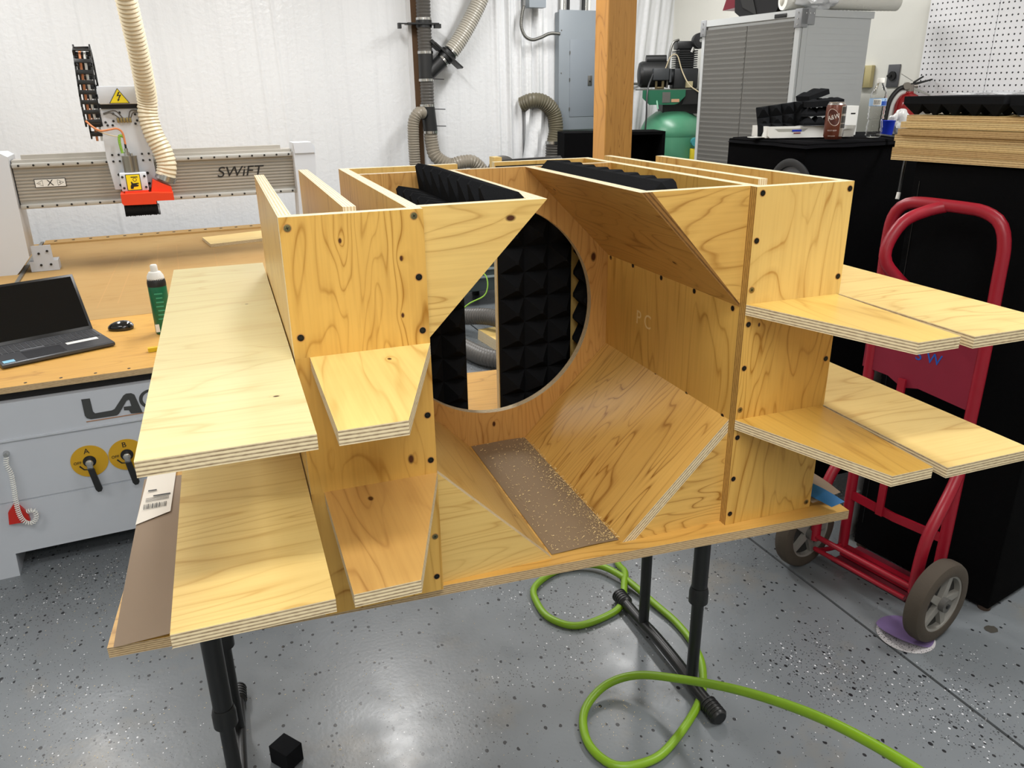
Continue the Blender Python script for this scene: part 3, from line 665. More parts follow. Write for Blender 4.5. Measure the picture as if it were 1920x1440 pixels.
b.prism([(.520, 1.072), (.532, 1.072), (.536, 1.082), (.556, 1.083), (.560, 1.090), (.548, 1.093), (.562, 1.097), (.560, 1.101), (.545, 1.100), (.535, 1.099), (.529, 1.108), (.525, 1.107), (.526, 1.095), (.521, 1.086)], 1.786, 1.787, 'y', 0)
b.box(.528, .560, 1.786, 1.787, 1.128, 1.132, 0); b.cyl((.545, 1.7865, 1.117), (.545, 1.786, 1.117), .009, seg=12, mi=0); b.cyl((.545, 1.786, 1.117), (.545, 1.7855, 1.117), .0065, seg=12, mi=1); b.build('cutter_warning_sign', [INK, YEL], sp)
b = MB()
for x, z in ((.490, 1.132), (.593, 1.132), (.490, 1.077), (.593, 1.077)): b.cyl((x, 1.786, z), (x, 1.790, z), .006, seg=10)
for x, z in ((.474, 1.137), (.611, 1.139), (.474, 1.085), (.611, 1.086)): b.cyl((x, 1.880, z), (x, 1.886, z), .007, seg=10)
tag(b.build('clamp_bolt', INK, sp), kind='stuff')
b = MB(); b.prism([(.468, 1.052), (.468, 1.008), (.475, .997), (.628, .994), (.628, 1.010), (.715, 1.008), (.715, 1.045), (.62, 1.052)], 1.74, 1.93, 'y')
b.prism([(.612, 1.05), (.628, 1.112), (.712, 1.070), (.714, 1.04)], 1.79, 1.90, 'y'); b.box(.49, .60, 1.78, 1.90, 1.052, 1.062); b.build('dust_shoe', REDP, sp)
b = MB()
for k in range(46):
    x = .474 + k * .0036; b.add([(x, 1.745, .996), (x + .0034, 1.742, .996), (x + .0036, 1.744, .938 + random.random() * .006), (x - .0002, 1.741, .938 + random.random() * .006)], [(0, 1, 3, 2)][:1])
b.box(.474, .632, 1.746, 1.93, .942, .996); b.build('brush_skirt', BLACK, sp)
# cable carrier
b = None
ch = MB(); ch.box(.362, .446, 1.90, 1.96, 1.388, 1.400); ch = ch.build('carrier_bracket', STEELD, mc)
def link(parent, M, first=False):
    if 'l' not in link.__dict__:
        b = MB()
        for sx in (-1, 1):
            b.box(sx * .036 - .004, sx * .036 + .004, -.020, .020, -.024, -.008, b=.002); b.box(sx * .036 - .004, sx * .036 + .004, -.020, -.011, -.024, .022, b=.002); b.box(sx * .036 - .004, sx * .036 + .004, .011, .020, -.024, .022, b=.002); b.box(sx * .036 - .0035, sx * .036 + .0035, -.020, .020, .013, .024, b=.002)
        b.box(-.036, .036, -.021, -.014, -.010, .010, b=.002); b.box(-.036, .036, .014, .021, -.010, .010, b=.002)
        o = b.build('chain_link', BLACK); link.l = o.data; bpy.data.objects.remove(o)
    o = bpy.data.objects.new('chain_link', link.l); COL.objects.link(o); o.parent = parent; o.matrix_basis = M
cc = bpy.data.objects.new('cable_carrier', None); COL.objects.link(cc); cc.parent = mc; cc.location = (0, 0, 0)
path = spline([(.403, 1.90, 1.40), (.402, 1.90, 1.50), (.406, 1.90, 1.60), (.410, 1.91, 1.69), (.412, 1.95, 1.735), (.414, 2.00, 1.69), (.414, 2.02, 1.60), (.412, 2.03, 1.45), (.41, 2.05, 1.30)], .046)
for i in range(len(path) - 1):
    p, q = path[i], path[min(i + 1, len(path) - 1)]; dz = (q - p).normalized()
    if (q - p).length < .01: continue
    X = Vector((1, 0, 0)); X = (X - dz * X.dot(dz)).normalized(); Y = dz.cross(X)
    link(cc, Matrix(((X.x, Y.x, dz.x, p.x), (X.y, Y.y, dz.y, p.y), (X.z, Y.z, dz.z, p.z), (0, 0, 0, 1))))
b = MB(); b.tube([p + Vector((-.012, .002, 0)) for p in path], .006, 8); b.build('orange_cable', WIRE_O, cc)
b = MB(); b.tube([p + Vector((.010, .002, 0)) for p in path], .006, 8); b.build('white_cable', WHITEP, cc)
# front: dials, logo, emergency stop, coil cord
for x, L in ((.279, 'A'), (.393, 'B')):
    b = MB(); b.cyl((x, -.0002, .371), (x, -.003, .371), .0565, seg=40); dl = b.build('valve_dial', AMBER, mc)
    b = MB(); b.cyl((x, -.003, .371), (x, -.006, .371), .020, seg=24); b.build('dial_hub_ring', INK, dl)
    b = MB(); b.cyl((x, -.006, .371), (x, -.022, .371), .012, seg=16); b.box(x - .009, x + .010, -.026, -.020, .350, .380, b=.002); b.build('valve_stem', STEEL, dl)
    b = MB(); b.prism([(x - .008, .352), (x + .011, .352), (x + .023, .275), (x + .018, .266), (x + .008, .265), (x + .002, .275)], -.030, -.022, 'y'); b.build('valve_handle', BLACK, mc)
    mtext('lettering', L, INK, x - .003, -.0035, .408, .026); mtext('lettering', 'OFF', INK, x - .036, -.0035, .370, .0135); mtext('lettering', 'ON', INK, x + .002, -.0035, .335, .012)
    b = MB(); b.prism([(x - .034, .357), (x - .030, .361), (x - .028, .357), (x - .020, .346), (x - .010, .343), (x - .010, .340), (x - .022, .342), (x - .031, .353)], -.0036, -.003, 'y'); b.build('arrow_mark', INK, dl)
def lg(name, poly, parent=None):
    b = MB(); b.prism(poly, -.0022, -.0002, 'y'); return b.build(name, LOGO, parent or mc)
lgo = lg('logo_lettering', [(.295, .591), (.320, .590), (.321, .543), (.326, .536), (.376, .537), (.385, .5405), (.419, .583), (.428, .588), (.443, .587), (.452, .580), (.4655, .562 - .049), (.431, .516), (.426, .529), (.412, .531), (.413, .543), (.436, .542), (.434, .562), (.431, .566), (.425, .563), (.395, .522), (.388, .517), (.310, .518), (.299, .524), (.295, .534)])
for s, x in (('G', .497), ('U', .570), ('N', .650), ('A', .730)): mtext('logo_lettering', s, LOGO, x, -.001, .553, .098, sx=1.1)
b = MB(); b.box(.295, .78, -.0015, -.0002, .5095, .5125); b.build('logo_underline', plain('bronze_line', 'a5795a', .5), mc)
b = MB(); b.prism([(.012, .203), (.072, .201), (.070, .228), (.052, .262), (.038, .270), (.018, .246)], -.016, 0, 'y'); b.build('red_holder', plain('signal_red', 'c4261c', .4), mc)
b = MB(); b.lathe([(.010, 0), (.009, -.010), (.006, -.018)], (.054, 0, .447), 'y', 16); b.build('cord_socket', STEEL, mc)
pth = spline([(.054, -.016, .440), (.050, -.02, .415), (.056, -.022, .385), (.054, -.024, .34), (.050, -.026, .29), (.050, -.028, .24), (.060, -.028, .208), (.080, -.028, .200), (.094, -.026, .218), (.090, -.022, .240), (.070, -.016, .238)], .0010)
P2 = []
for i, p in enumerate(pth):
    tt = (pth[min(i + 1, len(pth) - 1)] - pth[max(i - 1, 0)]).normalized(); n1 = tt.cross(Vector((0, 1, 0))).normalized(); n2 = tt.cross(n1); a = i * 2 * PI / 7
    P2.append(p + n1 * .0065 * math.cos(a) + n2 * .0065 * math.sin(a))
b = MB(); b.tube(P2, .0017, 6); b.build('coil_cord', WHITEP, mc)

# things on the bed (machine frame)
Mm = Matrix.Translation((-.883, 1.633, FZ)) @ Matrix.Rotation(math.radians(4.5), 4, 'Z')
def onbed(x, y, z=.6665): return Mm @ Vector((x, y, z))
lp = thing('laptop', 'open black and grey laptop on the front of the machine bed', 'laptop', onbed(.195, .375), math.radians(4.5 + 19))
b = MB(); b.box(-.18, .18, -.125, .125, .003, .017, b=.004); b.build('laptop_base', plain('laptop_grey', '4e5054', .35, .5), lp)
b = MB(); b.box(-.172, .172, -.118, -.002, .017, .0176); b.build('palm_rest', plain('palm_dark', '3a3b3f', .4, .3), lp)
b = MB(); b.box(-.172, .172, .0, .108, .017, .0174); kb = b.build('keyboard', plain('keyboard_plate', '6a6c70', .4, .4), lp)
kme = None
KM = plain('key_dark_grey', '2c2d31', .5)
for r_ in range(6):
    for c_ in range(18):
        if kme is None:
            b = MB(); b.box(-.0078, .0078, -.0072, .0072, 0, .0016); o = b.build('key', KM); kme = o.data; bpy.data.objects.remove(o)
        if r_ == 0 and 4 <= c_ <= 7: continue
        o = bpy.data.objects.new('key', kme); COL.objects.link(o); o.parent = kb; o.location = (-.160 + c_ * .0188, .010 + r_ * .0172, .0175)
b = MB(); b.box(-.098, .025, -.112, -.015, .0176, .0180); b.build('touchpad', plain('touchpad_grey', '46474b', .25, .4), lp)
b = MB(); b.box(.045, .150, -.040, -.012, .0176, .0180); b.build('white_sticker', WHITEP, lp)
b = MB(); b.box(-.170, -.135, -.115, -.085, .0176, .0180); b.build('blue_sticker', plain('light_blue_sticker', '8cc4de', .4), lp)
sc_ = bpy.data.objects.new('laptop_screen', None); COL.objects.link(sc_); sc_.parent = lp; sc_.location = (0, .128, .014); sc_.rotation_euler = (math.radians(-33), 0, 0)
b = MB(); b.box(-.18, .18, -.001, .006, 0, .232, b=.002); b.build('lid', plain('laptop_bezel', '0d0d0e', .35), sc_)
b = MB(); b.box(-.17, .17, -.0018, -.001, .014, .222); b.build('display', plain('display_black', '050506', .12), sc_)
ms = thing('computer_mouse', 'black and silver computer mouse on the bed, right of the laptop', 'mouse', onbed(.428, .545), math.radians(-5))
bm = bmesh.new(); bmesh.ops.create_uvsphere(bm, u_segments=24, v_segments=14, radius=1)
for q in bm.verts:
    q.co = Vector((q.co.x * .047 * (1 - .18 * q.co.x), q.co.y * .030, max(q.co.z, -.25) * .028 + .007))
b = MB(); b.bm(bm, 0, None, True); b.build('mouse_shell', plain('glossy_black', '17181a', .15, coat=.5), ms)
bm = bmesh.new(); bmesh.ops.create_uvsphere(bm, u_segments=20, v_segments=10, radius=1)
for q in bm.verts: q.co = Vector((q.co.x * .034 + .006, q.co.y * .023, max(q.co.z, .2) * .0265 + .0085))
b = MB(); b.bm(bm, 0, None, True); b.build('mouse_top', plain('silver_grey', '8b8f96', .2, .6), ms)
q = onbed(.575, .42)
sy = thing('spray_can', 'green spray can with white cap on the machine bed, beside the pale wooden shelf', 'can', q)
GRN = plain('can_green', '0d6b4a', .3, var=.2)
b = MB(); b.lathe([(.030, 0), (.033, .004), (.033, .185), (.032, .19)], seg=32); b.build('can_body', GRN, sy)
b = MB(); b.lathe([(.0332, .183), (.0332, .196), (.030, .214), (.024, .222)], seg=32); b.build('black_band', BLACK, sy)
b = MB(); b.lathe([(.031, .208), (.029, .222), (.021, .236), (.014, .238), (.013, .246), (.0125, .260), (.010, .263)], seg=28); b.build('white_cap', WHITEP, sy)
b = MB()
for k in range(7): b.box(-.012 + .002 * (k % 3), .016 - .002 * (k % 2), -.0337, -.0330, .06 + k * .016, .065 + k * .016)
b.build('label_print', plain('can_light_green', '3f9e79', .4), sy)
b = MB(); b.box(-.028, -.014, -.0315, -.0295, .012, .042); b.build('barcode_patch', WHITEP, sy)
b = MB(); b.box(0, .055, 0, .018, 0, .014); o = b.build('yellow_block', plain('yellow_marker', 'd6b520', .4)); o.location = onbed(.512, .178); o.rotation_euler = (0, 0, .12); tag(o, 'small yellow stick on the front edge of the machine bed', 'marker')
def plank(pts, t_, label, name='plywood_offcut'):
    b = MB(); c = sum((Vector((p[0], p[1], 0)) for p in pts), Vector()) / len(pts)
    b.prism([(p[0] - c.x, p[1] - c.y) for p in pts], 0, t_, 'z', 0, None, 1); o = b.build(name, [W_P2, EDGE]); return o, c
o, c = plank([(.857, 2.51), (.885, 2.22), (1.30, 2.30), (1.30, 2.60)], .018, ''); o.location = onbed(c.x, c.y); o.rotation_euler = (0, 0, math.radians(4.5)); tag(o, 'pale plywood offcut lying at the back of the machine bed', 'board')

# vacuum hose of the spindle
b = ribbed([tuple(Mm @ Vector(p)) for p in ((.69, 1.845, 1.108), (.708, 1.845, 1.175), (.700, 1.85, 1.245), (.672, 1.86, 1.33), (.660, 1.87, 1.42), (.668, 1.86, 1.50), (.668, 1.80, 1.60), (.662, 1.72, 1.75), (.648, 1.62, 1.95), (.63, 1.50, 2.25), (.60, 1.4, 2.86))], .050, .019, .10, 24)
o = b.build('vacuum_hose', HOSEB); solo(o, tuple(Mm @ Vector((.69, 1.845, 1.108)))); tag(o, 'wide beige ribbed vacuum hose coming down to the red dust shoe', 'hose')
b = MB(); p0_, p1_ = Mm @ Vector((.688, 1.845, 1.100)), Mm @ Vector((.700, 1.845, 1.125)); b.tube([p0_, p1_], .0515, 28); o = b.build('hose_clamp', STEEL); o.parent = None; solo(o, p0_); tag(o, 'steel clamp ring around the lower end of the beige vacuum hose', 'clamp')
# ---------------------------------------------------------------- dust duct on the back wall
def W(X, z, off=.0): return (X, wallpt(X) - off, z)
dt = thing('dust_duct', 'vertical grey ribbed duct with black fittings clamped up the back wall', 'duct', W(1.46, 0, .12))
L0 = Vector(W(1.46, 0, .12))
def dpart(b, name, mat, par=None):
    o = b.build(name, mat)
    for q in o.data.vertices: q.co -= L0
    o.parent = par or dt; return o
of = .12
dpart(ribbed([W(1.478, 2.14, of), W(1.470, 1.7, of), W(1.462, 1.24, of)], .054, .022, .10, 20), 'ribbed_hose', HOSED)
dpart(ribbed([W(1.462, 1.20, of), W(1.462, 1.03, of)], .054, .022, .10, 20), 'ribbed_hose', HOSED)
dpart(ribbed([W(1.462, .84, of), W(1.460, .66, of)], .052, .022, .10, 20), 'ribbed_hose', HOSED)
dpart(ribbed([W(1.474, .49, of), W(1.478, .40, of), W(1.500, .30, of + .02), W(1.60, .235, of + .05), W(1.70, .25, of + .06), W(1.80, .24, of + .06), W(1.90, .12, of + .06), W(1.92, -.05, of + .06)], .052, .022, .10, 20), 'ribbed_hose', HOSEG)
b = MB(); b.cyl(W(1.462, 1.02, of), W(1.460, .845, of), .054, seg=24); b.cyl(W(1.465, .87, of), W(1.600, .985, of), .046, .052, seg=24); dpart(b, 'wye_fitting', BLACK)
b = MB(); b.cyl(W(1.460, .655, of), W(1.474, .48, of), .053, seg=24); b.cyl(W(1.46, .60, of), W(1.40, .615, of + .02), .044, seg=20); dpart(b, 'tee_fitting', BLACK)
b = MB(); b.box(1.33, 1.56, L0.y - .065, L0.y + .05, 1.214, 1.224); b.box(1.27, 1.34, L0.y - .05, L0.y - .03, 1.214, 1.222); b.box(1.262, 1.285, L0.y - .055, L0.y - .02, 1.185, 1.222); b.box(1.53, 1.575, L0.y - .06, L0.y - .01, 1.19, 1.218); b.cyl(W(1.462, 1.195, of), W(1.462, 1.245, of), .058, seg=24); dpart(b, 'blast_gate', BLACK)
Mg = Matrix.Translation(Vector(W(1.625, 1.01, of))) @ Matrix.Rotation(math.radians(-50), 4, 'Y')
b = MB(); b.box(-.006, .006, -.07, .07, -.135, .13, M=Mg @ Matrix.Rotation(0, 4, 'X')); b.box(-.016, .006, -.06, .05, .07, .16, M=Mg); b.cyl((-.03, 0, 0), (.03, 0, 0), .058, seg=24, M=Mg @ Matrix.Identity(4)); dpart(b, 'branch_gate', BLACK)
for (a, z_) in (((1.462, 1.03)), ((1.460, .842)), ((1.460, .665)), ((1.474, .475)), ((1.462, 1.252))):
    b = MB(); b.cyl(W(a, z_ - .009, of), W(a, z_ + .009, of), .0575, seg=24); dpart(b, 'hose_clamp', STEEL)
b = MB(); b.tube([W(1.585, .972, of), W(1.597, .982, of)], .056, 24); b.tube([W(1.655, 1.03, of), W(1.667, 1.04, of)], .058, 24); dpart(b, 'hose_clamp', STEEL)
b = MB()
for z_ in (.64, .52, .85): b.cyl(W(1.50, z_, of + .03), W(1.59, z_ - .004, of + .03), .003, seg=6)
dpart(b, 'gate_pin', BLACK)
b = ribbed([W(1.665, 1.04, of), W(1.74, 1.13, of), W(1.84, 1.28, of), W(1.93, 1.45, of), W(2.03, 1.75, of), W(2.10, 2.14, of)], .060, .018, .08, 22)
o = b.build('branch_hose', HOSEC); solo(o, W(1.665, 1.04, of)); tag(o, 'clear wire-ribbed branch hose rising to the right from the black wye fitting', 'hose')
b = ribbed([W(1.41, .615, of + .03), W(1.375, .615, of + .05), W(1.335, .56, of + .05), W(1.325, .45, of + .05), W(1.325, .25, of + .05), W(1.33, .0, of + .05), W(1.35, -.3, of + .05)], .044, .018, .12, 20)
o = b.build('side_hose', HOSEG); solo(o, W(1.41, .615, of + .03)); tag(o, 'grey ribbed hose looping down on the left side of the vertical duct', 'hose')
# hose and dark fittings further right on the wall
b = ribbed([W(2.26, .655, .04), W(2.33, .685, .10), W(2.42, .67, .12), W(2.50, .60, .12), W(2.525, .48, .13), W(2.50, .36, .14)], .060, .02, .10, 20)
o = b.build('wall_hose', plain('olive_grey_hose', '66604e', .45, var=.2)); solo(o, W(2.27, .66, .05)); tag(o, 'olive grey ribbed hose coming out of the torn facing left of the breaker panel', 'hose')
b = ribbed([W(2.50, .36, .14), W(2.495, .22, .14), W(2.49, -.1, .14)], .066, .02, .12, 20); o = b.build('lower_wall_hose', HOSED); solo(o, W(2.50, .36, .14)); tag(o, 'dark corrugated hose below the steel clamp, left of the black cabinet', 'hose')
b = MB(); b.cyl(W(2.50, .352, .14), W(2.50, .375, .14), .069, seg=24); o = b.build('hose_clamp', STEEL); solo(o, W(2.50, .352, .14)); tag(o, 'bright steel clamp between the olive hose and the dark corrugated hose', 'clamp')
b = MB(); vs = []
for j in range(14):
    for i in range(9):
        u, v = i / 8, j / 13; vs.append((2.28 + .20 * u - .05 * v * (1 - u), wallpt(2.3) - .075 - .03 * math.sin(u * 11 + v * 5) - .02 * v, .60 - .55 * v + .08 * math.sin(u * PI) * (1 - v)))
b.add(vs, [(j * 9 + i, j * 9 + i + 1, (j + 1) * 9 + i + 1, (j + 1) * 9 + i) for j in range(13) for i in range(8)], 0, True)
o = b.build('torn_sheeting', SHEET); solo(o, W(2.35, .05, .1)); tag(o, 'crumpled white sheeting hanging under the olive hose', 'sheeting')
# electrical panel, junction box, conduits
ep = thing('breaker_panel', 'tall grey electrical breaker panel on the back wall beside the timber post', 'panel', (2.765, wallpt(2.765) - .085, .455), math.radians(3))
b = MB(); b.box(-.195, .195, 0, .08, .012, .872); b.build('panel_box', PANELG, ep)
b = MB(); b.box(-.205, .205, -.014, 0, 0, .885, b=.002); b.build('panel_cover', PANELG, ep)
b = MB(); b.box(-.11, .125, -.018, -.014, .10, .675, b=.0015); dr = b.build('panel_door', plain('panel_door_grey', '848c94', .45), ep)
b = MB(); b.box(.052, .090, -.024, -.018, .335, .410, b=.002); b.build('latch', STEELD, dr)
b = MB(); b.box(.062, .076, -.027, -.024, .36, .372); b.build('latch_lever', INK, dr)
for z_ in (.16, .38, .58):
    b = MB(); b.box(-.114, -.108, -.022, -.016, z_ - .012, z_ + .012); b.build('hinge', STEELD, dr)
for x in (-.185, .175):
    for z_ in (.13, .43, .74): b = MB(); b.lathe([(.005, -.014), (.004, -.018)], (x, 0, z_), 'y', 10); b.build('cover_screw', STEELD, ep)
b = MB(); b.box(2.285, 2.42, wallpt(2.35) - .16, wallpt(2.35) - .08, 1.345, 1.60, 0); o = b.build('junction_box', PANELG); solo(o, (2.35, wallpt(2.35) - .12, 1.345)); tag(o, 'grey junction box at the top edge, upper left of the breaker panel', 'box')
b = ribbed([W(2.262, 1.36, .10), W(2.245, 1.30, .10), W(2.238, 1.22, .10), W(2.27, 1.15, .10), W(2.33, 1.125, .10), W(2.40, 1.14, .10), W(2.48, 1.17, .10), W(2.565, 1.17, .10)], .013, .009, .12, 12); o = b.build('flexible_conduit', STEELD); solo(o, W(2.262, 1.36, .10)); tag(o, 'flexible steel conduit sagging from the junction box to the breaker panel', 'conduit')
for k, (x, m) in enumerate(((2.60, WHITEP), (2.625, STEEL), (2.655, BLACK), (2.785, BLACK), (2.81, STEEL), (2.84, WHITEP))):
    b = MB(); b.cyl(W(x, 1.335, .06), W(x + .01, 2.14, .06), .0115, seg=12); o = b.build('riser_pipe', m); solo(o, W(x, 1.335, .06)); tag(o, ('white', 'bright steel', 'black', 'black', 'bright steel', 'white')[k] + ' conduit rising from the breaker panel, ' + ('first', 'second', 'third', 'fourth', 'fifth', 'sixth')[k] + ' from the left', 'pipe')
b = MB(); b.cyl(W(2.97, .80, .05), W(3.45, .80, .05), .010, seg=12); o = b.build('wall_pipe', STEELD); solo(o, W(2.97, .80, .05)); tag(o, 'thin horizontal steel pipe on the wall behind the timber post', 'pipe')
# timber post
b = MB(); b.prism([(-.07, -.07), (.07, -.07), (.07, .07), (-.07, .07)], 0, CZ - FZ - .001, 'z'); o = b.build('timber_post', POSTW)
o.location = (1.715, 2.43, FZ); o.rotation_euler = (0, 0, math.radians(-2)); tag(o, 'square reddish brown timber post standing behind the wooden box', 'post')
bev = o.modifiers.new('bevel', 'BEVEL'); bev.width = .004

# ---------------------------------------------------------------- air compressor
ac = thing('air_compressor', 'green upright air compressor with black pump and motor, right of the timber post', 'compressor', (3.352, 4.60, FZ), math.radians(-20))
b = MB(); b.lathe([(.05, .10), (.20, .16), (.25, .24), (.25, 1.13), (.247, 1.16), (.247, 1.165), (.25, 1.17), (.245, 1.22), (.21, 1.29), (.13, 1.345), (.04, 1.36)], seg=48); b.build('tank', GREENT, ac)
b = MB()
for k in range(3): a = k * 2.1 + .4; b.box(-.02, .02, -.02, .02, 0, .22, M=Matrix.Translation((.2 * math.cos(a), .2 * math.sin(a), 0)))
b.build('tank_foot', GREENT, ac)
b = MB(); b.box(-.275, .27, -.17, .17, 1.505, 1.513); pf = b.build('platform', plain('platform_grey', '55584f', .5), ac)
b = MB(); b.prism([(-.275, 1.505), (.05, 1.505), (.05, 1.46), (.0, 1.41), (-.03, 1.40), (-.22, 1.40), (-.275, 1.45)], -.20, -.19, 'y'); b.build('platform_skirt', plain('green_skirt', '1f5f45', .4), ac)
b = MB(); b.prism([(.05, 1.505), (.27, 1.505), (.27, 1.44), (.23, 1.405), (.03, 1.40), (.05, 1.46)], -.185, -.175, 'y'); b.box(-.1, .2, -.1, .1, 1.33, 1.50); b.build('dark_skirt', INK, ac)
b = MB(); b.box(-.125, -.065, -.203, -.2, 1.415, 1.49); b.build('rating_plate', STEELD, ac)
b = MB(); b.box(-.055, .005, -.203, -.2, 1.418, 1.44); b.build('warning_sticker', plain('cream_red_sticker', 'b98d6e', .5), ac)
b = MB(); b.cyl((-.255, .02, 1.62), (-.055, .02, 1.62), .095, seg=32); b.lathe([(.095, -.255), (.085, -.275), (.05, -.283)], (0, .02, 1.62), 'x', 28); b.build('motor', BLACK, ac)
b = MB(); b.cyl((-.225, .02, 1.725), (-.07, .02, 1.725), .034, seg=20); b.build('capacitor_cover', BLACK, ac)
b = MB(); b.box(-.19, -.07, -.14, -.07, 1.575, 1.66, b=.006); b.box(-.065, -.05, -.13, -.08, 1.56, 1.655); b.build('pressure_switch', plain('charcoal_plastic', '34373a', .5), ac)
b = MB(); b.cyl((-.16, -.11, 1.40), (-.16, -.11, 1.57), .010, seg=10); b.cyl((-.11, -.11, 1.52), (-.11, -.11, 1.57), .012, seg=10); b.cyl((-.16, -.11, 1.52), (-.10, -.11, 1.52), .010, seg=10); b.build('brass_fittings', plain('old_brass', '6d6247', .4, .7), ac)
b = MB(); b.tube(spline([(-.16, -.13, 1.50), (-.165, -.19, 1.44), (-.155, -.21, 1.37)], .02), .006, 8); b.build('copper_pipe', plain('mint_green_pipe', '7fb79a', .4), ac)
b = MB(); b.box(.05, .235, -.09, .09, 1.513, 1.66, b=.012); b.cyl((.055, 0, 1.60), (.02, 0, 1.60), .06, seg=24); b.build('crankcase', plain('pump_charcoal', '26282a', .45, .3), ac)
for k in range(8):
    b = MB(); z_ = 1.668 + k * .0155; b.box(.058, .222, -.085, .085, z_, z_ + .0075, M=Matrix.Translation((0, 0, 0)) @ Matrix.Identity(4)); b.build('cooling_fin', BLACK, ac)
b = MB(); b.box(.085, .20, -.06, .06, 1.66, 1.80); b.box(.065, .215, -.08, .08, 1.795, 1.85, b=.008); b.build('cylinder_head', BLACK, ac)
b = MB(); b.lathe([(.052, -.20), (.055, -.195), (.055, -.12), (.03, -.11), (.015, -.06)], (.212, 0, 1.845), 'y', 32); b.lathe([(.04, -.2035), (.04, -.20)], (.212, 0, 1.845), 'y', 24, 0); b.lathe([(.012, -.207), (.012, -.20)], (.212, 0, 1.845), 'y', 16, 1); b.cyl((.165, -.11, 1.77), (.185, -.11, 1.815), .010, mi=1); b.build('air_filter', [BLACK, STEEL], ac)
b = MB(); b.tube(spline([(.08, -.05, 1.86), (.035, -.06, 1.84), (.01, -.07, 1.75), (.005, -.07, 1.60), (.0, -.07, 1.52)], .02), .009, 10); b.build('delivery_tube', STEELD, ac)
b = MB(); b.tube(spline([(-.09, -.09, 1.66), (-.06, -.10, 1.74), (-.01, -.10, 1.75), (.03, -.12, 1.64), (.08, -.17, 1.54), (.16, -.20, 1.48), (.22, -.20, 1.42)], .02), .0045, 8); b.build('thin_tube', plain('cream_tube', 'b8ab8d', .4), ac)
b = MB(); b.box(.14, .19, -.12, -.088, 1.52, 1.565); b.build('sight_cover', plain('beige_label', 'a89f7d', .5), ac)
b = MB(); b.box(.10, .20, -.29, -.24, .93, 1.08, b=.004); b.build('yellow_tag', plain('tag_yellow', 'c8b41e', .5), ac)
b = MB(); b.box(.15, .25, -.31, -.24, 1.02, 1.16, b=.006); b.cyl((.13, -.25, 1.13), (.13, -.30, 1.13), .032); b.build('regulator', TEAL, ac)
b = MB(); b.tube(spline([(-.19, -.12, 1.62), (-.24, -.2, 1.50), (-.25, -.26, 1.30), (-.265, -.27, 1.05), (-.27, -.25, .7)], .03), .007, 8); o = b.build('power_cable', BLACK, ac)
for o in list(ac.children):
    if o.name.split('.')[0] in ('crankcase', 'cooling_fin', 'cylinder_head', 'air_filter', 'delivery_tube', 'sight_cover'): o.location.x -= .072
# ---------------------------------------------------------------- louvred cabinet
cb = thing('louvred_cabinet', 'tall grey storage cabinet with dark louvred double doors, against the right wall', 'cabinet', (2.948, 2.695, FZ), math.radians(7))
CH = 1.9
b = MB(); b.box(.014, .54, 0, .79, .03, CH - .035); b.box(0, .555, -.006, .795, CH - .035, CH); b.box(.002, .03, 0, .034, .03, CH - .03); b.box(.002, .03, .765, .79, .03, CH - .03); b.box(0, .55, 0, .79, 0, .03)
for k in range(60): z_ = .10 + k * .029; b.box(.06, .50, -.0008, .001, z_, z_ + .0275)
b.box(.02, .05, -.003, .001, .03, CH - .03)
b.build('cabinet_case', CABG, cb)
for y_ in ((.035, .398), (.402, .762)):
    b = MB(); b.box(.003, .014, y_[0], y_[1], .04, CH - .055); dr = b.build('door', CABD, cb)
    for k in range(64):
        z_ = .055 + k * .0280; b = MB(); b.prism([(.0035, z_), (-.006, z_ + .006), (-.001, z_ + .042), (.0035, z_ + .046)], y_[0] + .008, y_[1] - .008, 'y') if False else b.add([(.004, y_[0] + .005, z_), (.0005, y_[0] + .005, z_ + .0258), (.004, y_[0] + .005, z_ + .0270), (.004, y_[1] - .005, z_), (.0005, y_[1] - .005, z_ + .0258), (.004, y_[1] - .005, z_ + .0270)], [(0, 1, 2), (3, 5, 4), (0, 3, 4, 1), (1, 4, 5, 2), (2, 5, 3, 0)])
        b.build('louvre_slat', CABD, dr)
for (x, y_) in ((-.004, -.010), (-.004, .755)):
    b = MB(); b.box(x, x + .05 if y_ < 0 else x + .01, y_, y_ + .05, CH - .09, CH + .003, b=.003); 
    if y_ < 0: b.box(x, x + .10, y_, y_ + .006, CH - .075, CH + .003, b=.002)
    o = b.build('corner_bracket', plain('bracket_grey', '8e9092', .45), cb)
    b = MB()
    for q in range(3): b.cyl((x - .003, y_ + .025, CH - .075 + q * .03), (x, y_ + .025, CH - .075 + q * .03), .004, seg=8)
    if y_ < 0:
        for q in range(3): b.cyl((x + .03 + q * .028, y_ - .003, CH - .02), (x + .03 + q * .028, y_, CH - .02), .004, seg=8)
    tag(b.build('rivet', STEEL, o), kind='stuff')
b = MB(); b.box(-.004, .004, .10, .19, CH - .033, CH - .012, b=.003); b.build('top_handle', BLACK, cb)
